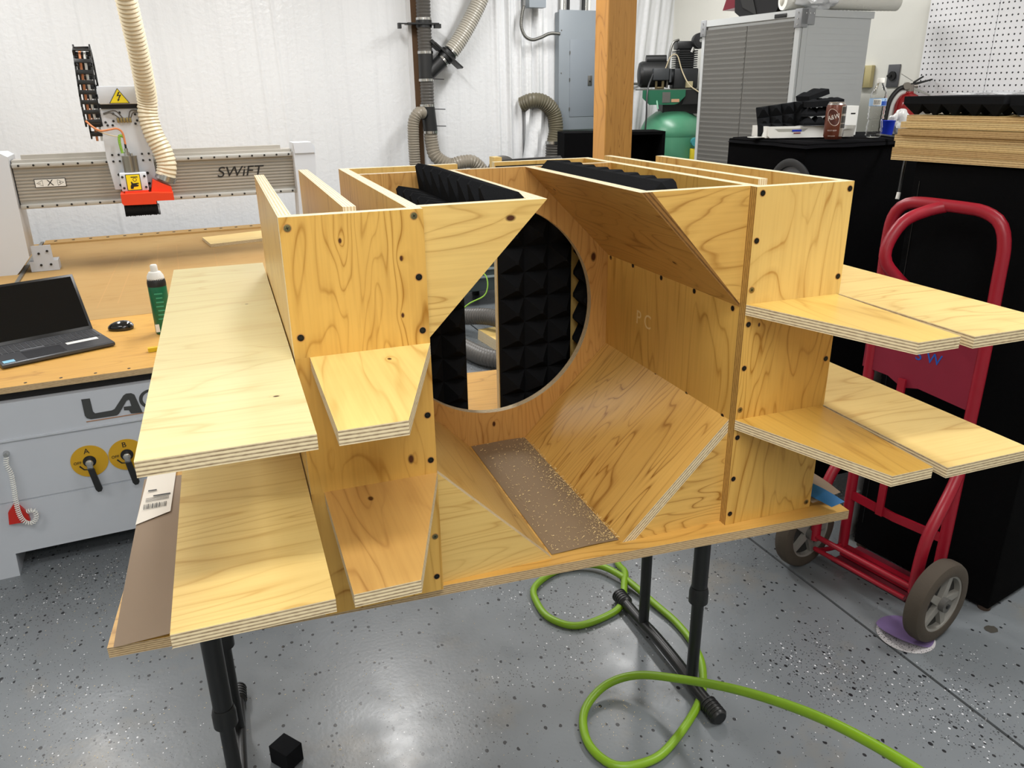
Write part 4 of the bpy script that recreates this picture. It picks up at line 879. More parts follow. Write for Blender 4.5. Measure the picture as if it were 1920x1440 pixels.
# things lying on top of the cabinet
Mc = Matrix.Translation((2.948, 2.695, FZ)) @ Matrix.Rotation(math.radians(7), 4, 'Z')
def oncab(x, y, z=CH): return Mc @ Vector((x, y, z + .0015))
def blob(name, mat, parent, r, sq, seed, amp, loc=(0, 0, 0), floorz=0):
    bm = bmesh.new(); bmesh.ops.create_icosphere(bm, subdivisions=4, radius=1)
    for q in bm.verts:
        n_ = mnoise.noise(q.co * 1.7 + Vector((seed, 0, 0))) * amp + mnoise.noise(q.co * 5 + Vector((seed, 3, 0))) * amp * .4
        p = q.co * (1 + n_); q.co = Vector((p.x * sq[0], p.y * sq[1], p.z * sq[2])) * r + Vector(loc)
        if q.co.z < floorz: q.co.z = floorz
    b = MB(); b.bm(bm, 0, None, True); return b.build(name, mat, parent)
bg = thing('black_tote_bag', 'black and dark red bag on top of the louvred cabinet', 'bag', oncab(.13, .40), math.radians(7))
b = MB(); b.prism([(-.16, 0), (.12, 0), (.17, .03), (.19, .26), (-.20, .26), (-.19, .05)], -.08, .10, 'x'); b.build('bag_body', plain('glossy_black_vinyl', '0d0d0f', .5, spec=.3), bg)
b = MB(); b.prism([(-.02, -.002), (.10, .05), (.22, .26), (.10, .26)], -.085, -.080, 'x'); b.build('bag_fold', INK, bg)
b = MB(); b.prism([(.15, .06), (.30, .05), (.26, .14), (.18, .24), (.12, .24)], -.06, .06, 'x'); b.build('red_flap', plain('dark_red_vinyl', '5c1622', .35), bg)
t = thing('wrapped_roll', 'long white quilted roll in clear film lying across the cabinet top', 'roll', oncab(.30, .05), math.radians(-4))
b = MB(); P = spline([(-.30, .05, .055), (-.2, .04, .055), (.0, .02, .058), (.2, .01, .055), (.40, 0, .055)], .012); b.tube(P, [.050 + .002 * (i % 2) for i in range(len(P))], 24); b.build('quilted_roll', plain('quilted_white', 'd9d8d0', .55, bump=.6, bscale=80), t)
b = MB(); b.lathe([(.001, -.305), (.03, -.30), (.046, -.285), (.051, -.255)], (0, .05, .055), 'x', 24); b.build('roll_end', plain('floral_roll_end', 'c6c2b4', .6, var=.9), t)
blob('film_wrap', plain('crumpled_film', 'd4d6d8', .15, spec=.8, bump=.8, bscale=50), t, .08, (1.5, .8, .75), 4.2, .35, (-.14, -.02, .06), 0)
blob('green_sticker', plain('pale_green_sticker', '9fc28e', .5), t, .018, (1.2, .5, 1), 1, .1, (.02, -.035, .075))
# ---------------------------------------------------------------- wall fittings, pegboard, extinguisher
th = math.radians(95)
def RWm(y, z, off=0.0): # matrix on the right wall: local x runs towards the viewer, y up, z out of the wall
    X = Vector((.0872, -.9962, 0)); Y = Vector((0, 0, 1)); Z = X.cross(Y); p = Vector((RW(y), y, z)) + Z * off
    return Matrix(((X.x, Y.x, Z.x, p.x), (X.y, Y.y, Z.y, p.y), (X.z, Y.z, Z.z, p.z), (0, 0, 0, 1)))
for (y0_, y1_, lab_) in ((2.718, 2.302, 'white perforated pegboard panel, the far one behind the fire extinguisher'), (2.299, 1.08, 'white perforated pegboard panel, the near one at the right edge above the foam')):
    b = MB(); b.box(0, (y0_ - y1_) / .9962, 0, 1.45, 0, .006); o = b.build('pegboard_panel', PEG); o.matrix_basis = RWm(y0_, .64, .02); tag(o, lab_, 'pegboard')
    for sx in (0.01, (y0_ - y1_) / .9962 - .03):
        b = MB(); b.box(sx, sx + .02, 0, 1.45, -.0195, 0); b.build('batten', WHITEP, o)
ot = thing('power_outlet', 'dark grey range outlet on the right wall behind the extinguisher', 'outlet'); ot.matrix_basis = RWm(2.915, .81, .001)
b = MB(); b.box(-.042, .042, -.065, .065, 0, .008, b=.002); b.build('outlet_plate', plain('outlet_grey', '55565a', .4), ot)
b = MB(); b.cyl((0, 0, .008), (0, 0, .020), .026, seg=24); b.box(-.03, .0, -.006, .006, .020, .026); b.build('outlet_socket', INK, ot)
ot = thing('wall_switch', 'brass and cream switch box on the right wall beside the louvred cabinet', 'switch'); ot.matrix_basis = RWm(3.105, .81, .001)
b = MB(); b.box(-.045, .045, -.065, .065, 0, .03, b=.003); b.build('switch_box', plain('aged_cream', 'b9ac7c', .5), ot)
b = MB(); b.box(-.046, -.008, -.055, .055, .031, .034); b.build('switch_opening', plain('dark_brown', '2e2415', .6), ot)
fx = thing('fire_extinguisher', 'red fire extinguisher with black hose hanging on the right wall behind the plywood stack', 'extinguisher', (3.745, 2.665, 0.412), math.radians(-30)); fx.scale = (1.3,) * 3
REDX = plain('glossy_red', 'a31a1c', .2, coat=.3)
b = MB(); b.lathe([(.050, 0), (.054, .01), (.054, .175), (.050, .20), (.038, .222), (.018, .232), (.016, .245)], seg=32); b.build('cylinder_body', REDX, fx)
b = MB(); b.lathe([(.0545, .075), (.0545, .135)], seg=32); b.build('instruction_label', plain('extinguisher_label', 'cfc2a0', .5, var=.5), fx)
b = MB(); b.cyl((0, 0, .238), (0, 0, .268), .017); b.cyl((-.02, 0, .255), (.03, 0, .262), .010); b.cyl((-.018, -.02, .262), (-.018, .0, .262), .015, mi=0); b.build('valve', plain('valve_steel', '9a938c', .3, .8), fx)
b = MB(); b.prism([(.0, .262), (.085, .225), (.088, .218), (.01, .248)], -.010, .010, 'y'); b.build('lower_lever', STEEL, fx)
b = MB(); b.prism([(.0, .272), (.06, .284), (.085, .290), (.086, .284), (.01, .262)], -.008, .008, 'y'); b.tube([(.01, 0, .275), (.048, 0, .300)], .004, 8, mi=0); b.build('upper_lever', BLACK, fx)
b = MB(); b.tube([(.006, 0, .282), (-.045, 0, .312)], .0015, 6); b.build('pull_pin', STEEL, fx)
b = MB(); b.tube(spline([(-.018, -.005, .258), (-.05, -.01, .248), (-.080, -.012, .20), (-.088, -.012, .12), (-.09, -.012, .06)], .01), .010, 12); b.build('discharge_hose', BLACK, fx)
b = MB(); b.tube(spline([(-.015, .005, .24), (-.045, .0, .225), (-.066, .0, .18), (-.072, .0, .10), (-.07, .0, .02)], .01), .012, 12); b.build('hose_strap', WHITEP, fx)
b = MB(); b.box(.03, .075, .02, .05, .10, .14); b.build('wall_bracket', STEELD, fx)
b = MB(); b.cyl((-.082, -.012, .03), (-.05, -.012, .06), .016); b.build('nozzle', BLACK, fx)
# ---------------------------------------------------------------- black cabinets on the right
A0 = Vector((1.957, .314, FZ)); Aa = math.radians(12.4)
HA = 1.305
ca = thing('carpeted_speaker_cabinet', 'tall black carpeted cabinet carrying the plywood stack, behind the hand truck', 'cabinet', A0, Aa)
b = MB(); b.box(0, .62, 0, .462, .012, HA - .001, b=.006); b.build('cabinet_body', CARPET, ca)
b = MB(); b.cyl((.02, .02, 0), (.02, .02, .03), .018); b.cyl((.6, .44, 0), (.6, .44, .03), .018); b.cyl((.02, .44, 0), (.02, .44, .03), .018); b.cyl((.6, .02, 0), (.6, .02, .03), .018); tag(b.build('corner_foot', plain('brown_rubber', '3a2c22', .8), ca), kind='stuff')
b = MB(); b.box(-.001, .001, .44, .4415, .1, 1.25); b.build('cloth_seam', BLACK, ca)
pb = thing('white_board', 'narrow whitish board edge standing on the floor behind the black cabinet', 'board', (1.905, .83, FZ), Aa)
b = MB(); b.box(-.05, .012, -.008, .012, 0, .17); b.box(-.05, .35, 0, .012, 0, .75); b.build('board', plain('off_white_board', 'c9c9c7', .6), pb)
# plywood sheets of the stack, one by one
MA = Matrix.Translation(A0) @ Matrix.Rotation(Aa, 4, 'Z')
zz = HA + .0005; SE = [plyedge('stack_edge_a', 'd9bd8a', '7d5a34', 3.0), plyedge('stack_edge_b', 'c9a976', '6f4e2c', 4.0), plyedge('stack_edge_c', 'e0c691', '8a673c', 3.5)]
names_ = ('lowest', 'second from the bottom', 'third from the bottom', 'fourth from the bottom', 'third from the top', 'second from the top', 'top')
for k in range(7):
    o = bpy.data.objects
    off = random.uniform(-.009, .009) + (.012 if k == 6 else 0); yo = (0, .002, -.001, .004, -.012, -.012, -.02)[k]
    b = MB(); b.prism(rect(.66, .52 + .014), 0, .0172, 'z', 0, None, 1); o = b.build('plywood_sheet', [W_P2, SE[k % 3]])
    o.matrix_basis = MA @ Matrix.Translation((-.012 + off, .0 + yo, zz)); tag(o, names_[k] + ' plywood sheet in the stack on the black cabinet', 'board', 'plywood sheets stacked on the black cabinet'); zz += .0179 + (.0012 if k == 4 else 0)
# foam tiles on the stack, pyramids down, and film
def foamthing(M, nx, ny, p, base, h, label, group=None, loc=None):
    o = foam('foam_tile', None, (0, 0, 0), (1, 0, 0), (0, 1, 0), nx, ny, p, base, h); o.matrix_basis = M; tag(o, label, 'foam tile', group); return o
flip = Matrix.Rotation(PI, 4, 'Y')
foamthing(MA @ Matrix.Translation((.33, .245, zz + .0505)) @ flip, 6, 5, .056, .020, .030, 'wide black foam tile lying pyramids down on the left of the plywood stack')
foamthing(MA @ Matrix.Translation((.34, -.045, zz + .064)) @ flip @ Matrix.Rotation(.05, 4, 'X'), 6, 5, .056, .024, .034, 'black foam tile at the right picture edge on the plywood stack')
b = MB(); vs = []
for j in range(15):
    for i in range(25):
        u, v = i / 24, j / 14; vs.append((.02 + .28 * v, -.05 + .46 * u, zz + .053 + .012 * abs(mnoise.noise(Vector((u * 9, v * 7, 0)))) + .006 * math.sin(u * 14 + v * 3) ** 2))
b.add([MA @ Vector(p) for p in vs], [(j * 25 + i, j * 25 + i + 1, (j + 1) * 25 + i + 1, (j + 1) * 25 + i) for j in range(14) for i in range(24)], 0, True)
FILM = NT('clear_film'); FILM.base(hexc('d9dcde')); FILM.b.inputs['Roughness'].default_value = .12; FILM.b.inputs['Alpha'].default_value = .38; FILM.bump(FILM.noise(FILM.obj((1, 1, 1)), 60, 3), .5, .004); FILM = FILM.m
o = b.build('plastic_film', FILM); solo(o, MA @ Vector((.15, .2, zz + .05))); tag(o, 'crumpled clear plastic film draped over the foam on the plywood stack', 'film')
b = MB(); vs = []
for j in range(9):
    for i in range(13):
        u, v = i / 12, j / 8; vs.append((-.008 + .20 * v, .03 + .23 * u - .03, zz + .001 + .022 * abs(mnoise.noise(Vector((u * 6, v * 4, 5)))) * (.3 + v)))
b.add([MA @ Vector(p) for p in vs], [(j * 13 + i, j * 13 + i + 1, (j + 1) * 13 + i + 1, (j + 1) * 13 + i) for j in range(8) for i in range(12)], 0, True)
o = b.build('tissue_paper', WHITEPAPER); solo(o, MA @ Vector((.1, .15, zz))); tag(o, 'crumpled white packing paper between the foam and the plywood stack', 'paper')
# B: cloth-covered cabinet with a round driver
HB = .577 - FZ
cbB = thing('covered_speaker_cabinet', 'black cloth-covered cabinet with a round driver, carrying the can and bottle', 'cabinet', (1.825, 1.20, FZ), math.radians(1))
b = MB(); b.box(0, .95, 0, .44, 0, HB - .004, b=.004); b.build('cabinet_body', CARPET2, cbB)
b = MB(); vs = []; NXC, NYC = 40, 20
for j in range(NYC + 1):
    for i in range(NXC + 1):
        u, v = i / NXC, j / NYC; x = -.012 + .974 * u; y = -.012 + .464 * v
        dz = -.004 if 0 < i < NXC and 0 < j < NYC else -.03
        vs.append((x, y, HB + (0 if dz > -.01 else -.018) + .0025 * mnoise.noise(Vector((x * 9, y * 9, 0)))))
b.add(vs, [(j * (NXC + 1) + i, j * (NXC + 1) + i + 1, (j + 1) * (NXC + 1) + i + 1, (j + 1) * (NXC + 1) + i) for j in range(NYC) for i in range(NXC)], 0, True); b.build('cloth_top', plain('black_cloth_top', '0f0f11', 1, spec=.03, bump=.6, bscale=60), cbB)
b = MB(); b.lathe([(.108, -.002), (.112, -.012), (.100, -.016), (.086, -.012), (.084, -.004)], (0, .055, 1.168), 'x', 48); b.v = [tuple(p) for p in b.v]; b.build('driver_surround', plain('driver_rubber', '1b1d20', .5), cbB)
b = MB(); b.lathe([(.084, -.005), (.05, -.003), (.030, -.010), (.012, -.016)], (0, .055, 1.168), 'x', 40); b.build('driver_cone', plain('driver_cone_grey', '4a4d52', .4), cbB)
# C: black cabinet further back
cc_ = thing('black_crate', 'black open-fronted crate behind the timber post, under the breaker panel', 'crate', (2.215, 4.13, FZ), math.radians(-14))
HC = .478 - FZ
b = MB(); b.box(0, .72, 0, .3, HC - .02, HC); b.box(0, .02, 0, .3, 0, HC - .02); b.box(.70, .72, 0, .3, 0, HC - .02); b.box(.40, .42, .02, .3, 0, HC - .02); b.box(.02, .70, .28, .3, 0, HC - .02); b.box(.02, .40, 0, .02, 0, HC - .02); b.box(.42, .70, .02, .28, HC - .30, HC - .28); b.build('crate_body', CARPET, cc_)
# small things on B
ZB = .5815
cn = thing('soda_can', 'brown soda can standing on the black cloth, left of the water bottle', 'can', (1.985, 1.262, ZB), math.radians(-20))
CB = plain('can_brown', '6b3a2b', .3, .15); CS = plain('can_silver', 'a9a5a2', .25, .7)
b = MB(); b.lathe([(.024, 0), (.030, .006), (.033, .012), (.033, .105), (.030, .115)], seg=36); b.build('can_body', CB, cn)
b = MB(); b.lathe([(.0305, .1145), (.027, .120), (.0275, .123), (.025, .1235), (.0245, .119)], seg=36); b.build('can_rim', CS, cn)
b = MB()
for k in range(9):
    a0_, a1_ = math.radians(-78 + k * 7), math.radians(-71 + k * 7); b.add([(.0333 * math.cos(a), .0333 * math.sin(a), z_) for z_ in (.010, .112) for a in (a0_, a1_)], [(0, 1, 3, 2)])
lb = b.build('silver_side_panel', CS, cn)
b = MB()
for z0_, z1_ in ((.085, .108), (.055, .078), (.038, .052)):
    for k in range(8):
        a0_, a1_ = math.radians(-74 + k * 7), math.radians(-67 + k * 7); b.add([(.0335 * math.cos(a), .0335 * math.sin(a), z_) for z_ in (z0_, z1_) for a in (a0_, a1_)], [(0, 1, 3, 2)])
b.build('dark_print', plain('dark_print', '343130', .4), lb)
def curved_text(name, s, mat, parent, r, ang, z, size, sx=1.0, rot=0):
    o = text(name, s, mat, parent, Matrix.Identity(4), size, depth=.0, sx=sx, shear=.1)
    for q in o.data.vertices:
        x = q.co.x * math.cos(rot) - q.co.y * math.sin(rot); y = q.co.x * math.sin(rot) + q.co.y * math.cos(rot)
        a = math.radians(ang) + x / r; q.co = Vector((r * math.cos(a), r * math.sin(a), z + y))
    return o
def oval(name, mat, parent, r, ang, z, rx, rz_, rot=.0):
    b = MB(); vs = [(r * math.cos(math.radians(ang)), r * math.sin(math.radians(ang)), z)]; n = 32
    for k in range(n):
        t_ = 2 * PI * k / n; x, y = rx * math.cos(t_), rz_ * math.sin(t_); x, y = x * math.cos(rot) - y * math.sin(rot), x * math.sin(rot) + y * math.cos(rot)
        a = math.radians(ang) + x / r; vs.append((r * math.cos(a), r * math.sin(a), z + y))
    b.add(vs, [(0, 1 + k, 1 + (k + 1) % n) for k in range(n)], 0, True); return b.build(name, mat, parent, False)
oval('logo_oval', plain('can_cream', 'e2cfc4', .4), cn, .0337, -122, .074, .019, .030, .45); oval('logo_oval', plain('can_dark_brown', '4d1c14', .4), cn, .0340, -122, .074, .0175, .028, .45)
curved_text('can_lettering', 'A&W', plain('can_letter_white', 'efe6e0', .4), cn, .0343, -122, .074, .022, .8, .25)
curved_text('can_lettering', 'ROOT BEER', plain('can_letter_white2', 'e0cfc8', .4), cn, .0339, -122, .030, .006)
curved_text('can_lettering', 'ZERO SUGAR', plain('can_letter_white3', 'e0cfc8', .4), cn, .0339, -122, .012, .004)
bt = thing('water_bottle', 'clear plastic water bottle with a blue label, beside the plywood stack', 'bottle', (2.165, 1.262, ZB)); bt.scale = (.86, .86, .82)
pr = [(.012, .0), (.026, .001), (.031, .008)]
for k in range(26):
    z_ = .010 + k * .0045; pr.append((.0325 - (.0018 if k % 4 in (1, 2) else 0) - (.003 if 10 < k < 15 else 0), z_))
pr += [(.0328, .130), (.0328, .160), (.031, .166), (.0325, .170), (.029, .185), (.022, .205), (.0135, .222), (.0125, .230)]
inner = [(max(r - .0012, .001), z_ + .0004) for r, z_ in pr]
b = MB(); b.lathe(pr, seg=36); b.f = b.f[:-2]; b.m = b.m[:-2]; b.sm = b.sm[:-2]; b.add([(.012 * math.cos(k / 12 * 2 * PI), .012 * math.sin(k / 12 * 2 * PI), 0) for k in range(12)], [tuple(range(12))])
o = b.build('bottle_body', CLEAR, bt); sm_ = o.modifiers.new('wall', 'SOLIDIFY'); sm_.thickness = .0007
b = MB(); b.lathe([(.0145, .224), (.0145, .240), (.0135, .243)], seg=24); b.build('white_cap', WHITEP, bt)
b = MB(); b.lathe([(.0333, .131), (.0333, .162)], seg=36); b.f = b.f[:-2]; b.m = b.m[:-2]; b.sm = b.sm[:-2]; lbl = b.build('bottle_label', plain('label_light_blue', '9fc0e4', .3), bt)
def arcpatch(name, mat, parent, r, a0_, a1_, z0_, z1_):
    b = MB(); n = 10; vs = []
    for k in range(n + 1):
        a = math.radians(a0_ + (a1_ - a0_) * k / n); vs += [(r * math.cos(a), r * math.sin(a), z0_), (r * math.cos(a), r * math.sin(a), z1_)]
    b.add(vs, [(2 * k, 2 * k + 2, 2 * k + 3, 2 * k + 1) for k in range(n)], 0, True); return b.build(name, mat, parent, False)
arcpatch('white_patch', WHITEP, lbl, .0335, -165, -112, .134, .159)
b = MB()
for k in range(9):
    a = math.radians(-160 + k * 5); a2 = a + math.radians(2.2); b.add([(.0337 * math.cos(q), .0337 * math.sin(q), z_) for z_ in (.137, .155) for q in (a, a2)], [(0, 1, 3, 2)])
b.build('barcode', INK, lbl)
arcpatch('dark_blue_patch', plain('label_blue', '1c4aa0', .3), lbl, .0336, -108, -40, .133, .150); arcpatch('blue_band', plain('label_blue2', '1c4aa0', .3), lbl, .0335, -180, 180, .1305, .133)
b = MB(); vs = [(.0336 * math.cos(math.radians(a)), .0336 * math.sin(math.radians(a)), z_) for a, z_ in ((-92, .149), (-80, .160), (-68, .149))]; b.add(vs, [(0, 1, 2)]); b.build('label_peak', plain('label_navy', '14306e', .3), lbl, )
tr = thing('white_tray', 'low white plastic tray under the small foam tiles on the black cloth', 'tray', (2.01, 1.44, ZB), math.radians(-16))
b = MB(); b.prism([(-.155, .0), (.150, .0), (.160, .006), (.165, .040), (-.165, .040), (-.162, .006)], -.06, -.05, 'y'); b.box(-.165, .165, -.05, .10, 0, .006); b.box(-.165, -.155, -.05, .10, .006, .040); b.box(.155, .165, -.05, .10, .006, .040); b.box(-.165, .165, .09, .10, .006, .040); b.build('tray_body', WHITEP, tr)
b = MB(); b.prism([(-.14, .032), (-.125, .022), (-.03, .022), (-.015, .032)], -.0605, -.0601, 'y'); b.build('tray_recess', plain('tray_shadow_grey', 'a5a59d', .5), tr)
b = MB(); b.box(-.075, -.040, -.062, -.0602, .022, .028); b.build('blue_mark', BLUE, tr); b = MB(); b.box(-.068, -.042, -.062, -.0602, .015, .018); b.build('red_mark', plain('red_mark', '8c2a38', .5), tr)
b = MB(); b.box(.06, .15, -.066, -.0602, .026, .034, b=.001); b.build('tray_latch', WHITEP, tr)
# small foam tiles heaped beside and on the tray
FG = 'small foam tiles heaped on the black cloth'
def ft(x, y, z, rz, rx, ry, nx, ny, label, p=.045, base=.012, h=.026, up=True):
    M = Matrix.Translation((x, y, z)) @ Matrix.Rotation(rz, 4, 'Z') @ Matrix.Rotation(rx, 4, 'X') @ Matrix.Rotation(ry, 4, 'Y') @ (Matrix.Identity(4) if up else Matrix.Translation((nx * p, 0, base)) @ flip)
    foamthing(M, nx, ny, p, base, h, label, FG)
ft(1.955, 1.385, ZB + .0415, -.35, 0, 0, 3, 2, 'bottom small foam tile on the white tray', .042, .010, .020)
ft(1.965, 1.390, ZB + .0720, -.20, 0, -.03, 3, 2, 'middle small foam tile on the white tray', .042, .010, .020)
ft(1.975, 1.385, ZB + .1030, -.28, 0, -.06, 3, 2, 'third small foam tile up, lying flat on the heap', .042, .020, .008)
ft(2.00, 1.42, ZB + .1240, -.1, .0, -.30, 2, 2, 'tilted foam tile peeking out at the very top of the heap', .042, .018, .008)
ft(1.86, 1.52, ZB + .020, -.30, 1.05, -.28, 4, 2, 'leaning foam tile with its pyramids facing the viewer, left of the tray')
ft(1.845, 1.50, ZB + .002, -.30, 1.35, -.08, 3, 1, 'foam strip standing under the leaning foam tile')
b = MB(); b.box(-.05, .03, -.01, .03, 0, .002); o = b.build('paper_slip', WHITEP); o.location = (1.845, 1.465, ZB + .001); o.rotation_euler = (0, 0, -.3); tag(o, 'white paper slip on the left end of the black cloth', 'paper')
t = thing('white_carton', 'small white printed carton behind the soda can', 'carton', (2.20, 1.46, ZB), math.radians(-15))
b = MB(); b.box(-.045, .04, -.03, .03, 0, .105); b.build('carton_body', WHITEP, t); b = MB(); b.box(-.035, -.015, -.0305, -.0301, .045, .055); b.box(-.035, -.01, -.0305, -.0301, .025, .030); b.box(.012, .03, -.0305, -.0301, .075, .080); tag(b.build('carton_print', INK, t), kind='stuff')
cp = thing('blue_cup', 'blue plastic cup between the bottle and the plywood stack', 'cup', (2.315, 1.35, ZB))
b = MB(); b.lathe([(.018, 0), (.0185, .002), (.024, .050), (.0255, .052), (.0225, .050), (.017, .004)], seg=28); b.build('cup_body', BLUE, cp)
t = blob('blue_rag', BLUE, None, .035, (1.6, 1, .5), 9, .5, (0, 0, 0), -.012); t.location = (2.12, 1.40, ZB + .0135); tag(t, 'crumpled blue plastic scrap behind the water bottle', 'scrap')
t = blob('clear_bag', plain('cloudy_film', 'c4c4c2', .3, bump=.6, bscale=60), None, .06, (.9, .7, 1.1), 3, .3, (0, 0, 0), -.05); t.scale = (.75, .75, .75); t.location = (2.38, 1.36, ZB + .039); tag(t, 'cloudy plastic bag between the blue cup and the plywood stack', 'bag')
b = MB(); b.tube(spline([(2.22, 1.30, ZB + .006), (2.12, 1.05, ZB + .004), (2.00, .93, ZB - .004), (1.93, .875, ZB - .05), (1.90, .85, ZB - .14)], .02), .005, 8); o = b.build('black_cord', BLACK); solo(o, (2.22, 1.30, ZB)); tag(o, 'black cord hanging down beside the left end of the plywood stack', 'cord')  # plain black cord, no extension lead meant
b = MB(); b.cyl((1.895, .848, ZB - .155), (1.90, .85, ZB - .135), .006, seg=10); b.build('cord_tip', WHITEP).parent = o
o.children[0].location = (-2.22, -1.30, -ZB)

# ---------------------------------------------------------------- hand truck
pT = Vector((1.819, .464, FZ))
ht = thing('hand_truck', 'worn red hand truck with two grey-hubbed wheels in front of the black cabinet', 'hand truck', pT, math.radians(11.5))
Rt = .0165
def tb(pts, r=Rt, seg=16, step=.02): return MB().tube(spline(pts, step), r, seg)
tb([(0, -.060, .03), (0, -.060, .5), (0, -.060, .8), (0, -.056, 1.02), (0, -.052, 1.12), (0, -.030, 1.175), (0, .015, 1.198), (0, .06, 1.202), (0, .12, 1.203), (0, .19, 1.203), (0, .235, 1.195), (0, .265, 1.165), (0, .276, 1.10), (0, .272, .9), (0, .266, .5), (0, .263, .03)]).build('frame_tube', RED, ht)
tb([(0, .120, 1.200), (-.03, .150, 1.188), (-.085, .180, 1.160), (-.12, .195, 1.10), (-.125, .190, 1.05), (-.09, .165, 1.00), (-.035, .13, .94), (-.010, .112, .88), (-.006, .105, .82)]).build('grip_tube', RED, ht)
b = MB(); b.box(-.006, -.002, -.062, .285, .685, .80); b.prism([(-.062, .66), (.12, .682), (.10, .64), (.16, .65), (.20, .686), (-.062, .70)][:1] + [(.285, .685), (-.062, .687), (-.062, .66)][:2] + [], -.006, -.002, 'x') if False else None
pl = MB(); pl.prism([(-.064, .855), (.288, .800), (.288, .690), (.20, .684), (.15, .660), (.10, .672), (-.064, .652)], -.008, -.003, 'x'); pl = pl.build('back_plate', plain('faded_red_paint', '8f1c35', .5, var=.45), ht)
Mx = Matrix(((0, 0, -1, -.0085), (-1, 0, 0, .085), (0, 1, 0, .772), (0, 0, 0, 1)))
text('lettering', 'S W', plain('blue_marker', '1b56b0', .5), pl, Mx, .045)
for z0_, z1_ in ((.235, .268),):
    b = MB(); b.prism([(-.06, .228), (.10, .222), (.265, .232), (.265, .262), (.10, .250), (-.06, .256)], -.012, -.004, 'x'); b.build('cross_bar', RED, ht)
b = MB(); b.box(-.020, -.012, .135, .158, .225, .69); b.build('centre_strut', RED, ht)
b = MB(); b.box(-.012, .010, -.05, .262, .012, .050); b.build('lower_bar', RED, ht)
b = MB(); b.box(-.055, .098, -.04, .262, .002, .008); b.box(-.055, -.050, -.04, .262, .002, .014); b.build('toe_plate', plain('scuffed_dark_red', '6f2430', .5, var=.6), ht)
for s, y_ in ((-1, -.060), (1, .265)):
    yo = -.012 if s < 0 else .012
    tb([(0, y_, .46), (-.03, y_ + yo * .3, .415), (-.085, y_ + yo, .36), (-.125, y_ + yo, .29), (-.14, y_ + yo, .20), (-.14, y_ + yo, .11)]).build('wheel_bracket', RED, ht)
b = MB(); b.cyl((-.145, -.165, .125), (-.145, .34, .125), .009, seg=14); b.build('axle', RED, ht)
b = MB(); b.tube([(-.14, -.05, .075), (-.14, .27, .075)], .008, 10); b.tube(spline([(-.14, .27, .075), (-.11, .27, .06), (-.05, .265, .05), (-.01, .262, .05)], .02), .008, 10); b.build('lower_brace', RED, ht)
for y_, s in ((-.141, -1), (.313, 1)):
    whl = bpy.data.objects.new('wheel', None); COL.objects.link(whl); whl.parent = ht; whl.location = (-.145, y_, .1265)
    b = MB(); b.lathe([(.088, -.024), (.110, -.027), (.122, -.021), (.1262, -.010), (.1262, .010), (.122, .021), (.110, .027), (.088, .024), (.086, 0), (.088, -.024)], axis='y', seg=56, cap=False); b.build('tire', TIRE, whl)
    b = MB(); b.lathe([(.0885, -.022), (.0885, .022), (.082, .020), (.080, 0), (.082, -.020), (.0885, -.022)], axis='y', seg=48, cap=False); b.lathe([(.081, -.004), (.081, .004)], axis='y', seg=40, mi=1); hb = b.build('wheel_hub', [HUBG, plain('hub_shadow_grey', '2c2b29', .7)], whl)
    for k in range(5):
        a = k * 2 * PI / 5 + .3; b = MB(); Mk = Matrix.Rotation(a, 4, 'Y')
        b.prism([(-.013, .018), (.013, .018), (.009, .083), (-.009, .083)], -.018, .018, 'y', M=Mk); b.build('spoke', HUBG, hb)
    b = MB(); b.cyl((0, -.034, 0), (0, .034, 0), .021, seg=20); b.build('hub_boss', plain('hub_dark_grey', '5c5a57', .5), hb)
    b = MB(); b.cyl((0, -.037, 0), (0, -.034, 0), .007, seg=8); b.build('axle_nut', INK, hb)
dk = thing('sanding_disc', 'purple and white round sanding disc under the near wheel of the hand truck', 'sanding disc', (1.655, .335, FZ), .35)
b = MB(); vs = [(0, 0, .004)]; n = 40
for rr_ in (.5, 1):
    for k in range(n):
        a = 2 * PI * k / n; x = .078 * rr_ * math.cos(a); y = .078 * rr_ * math.sin(a); lift = max(0, -x - .015) * .42
        vs.append((x, y, .0015 + lift))
b.add(vs, [(0, 1 + k, 1 + (k + 1) % n) for k in range(n)] + [(1 + k, 1 + n + k, 1 + n + (k + 1) % n, 1 + (k + 1) % n) for k in range(n)], 0, True)
o = b.build('abrasive_face', PURPLE, dk, False)
def mat_speck():
    t = NT('speckled_paper'); v = t.obj((1, 1, 1), rnd=False); vo = t.n('ShaderNodeTexVoronoi'); vo.inputs['Scale'].default_value = 180; t.l(v, vo.inputs['Vector'])
    t.base(t.mix(t.math('LESS_THAN', vo.outputs['Distance'], .28), hexc('c8c5c6'), hexc('33323a'))); t.b.inputs['Roughness'].default_value = .8; return t.m
b = MB(); b.lathe([(.001, .0008), (.079, .0008), (.079, .0014), (.001, .0014)], (-.012, -.008, 0), seg=40); b.build('disc_backing', mat_speck(), dk)
b = MB(); vs = []
for k in range(16):
    a = 2 * PI * k / 16; r = .020 * (1 + .4 * mnoise.noise(Vector((math.cos(a) * 2, math.sin(a) * 2, 3)))); vs.append((1.903 + r * math.cos(a), .255 + r * .8 * math.sin(a), FZ + .0008))
b.add(vs, [tuple(range(16))]); o = b.build('floor_chip', plain('chipped_concrete', '3d3a34', .95), None, False); solo(o, (1.903, .255, FZ)); tag(o, 'small dark chip in the floor paint right of the near wheel', 'floor chip')

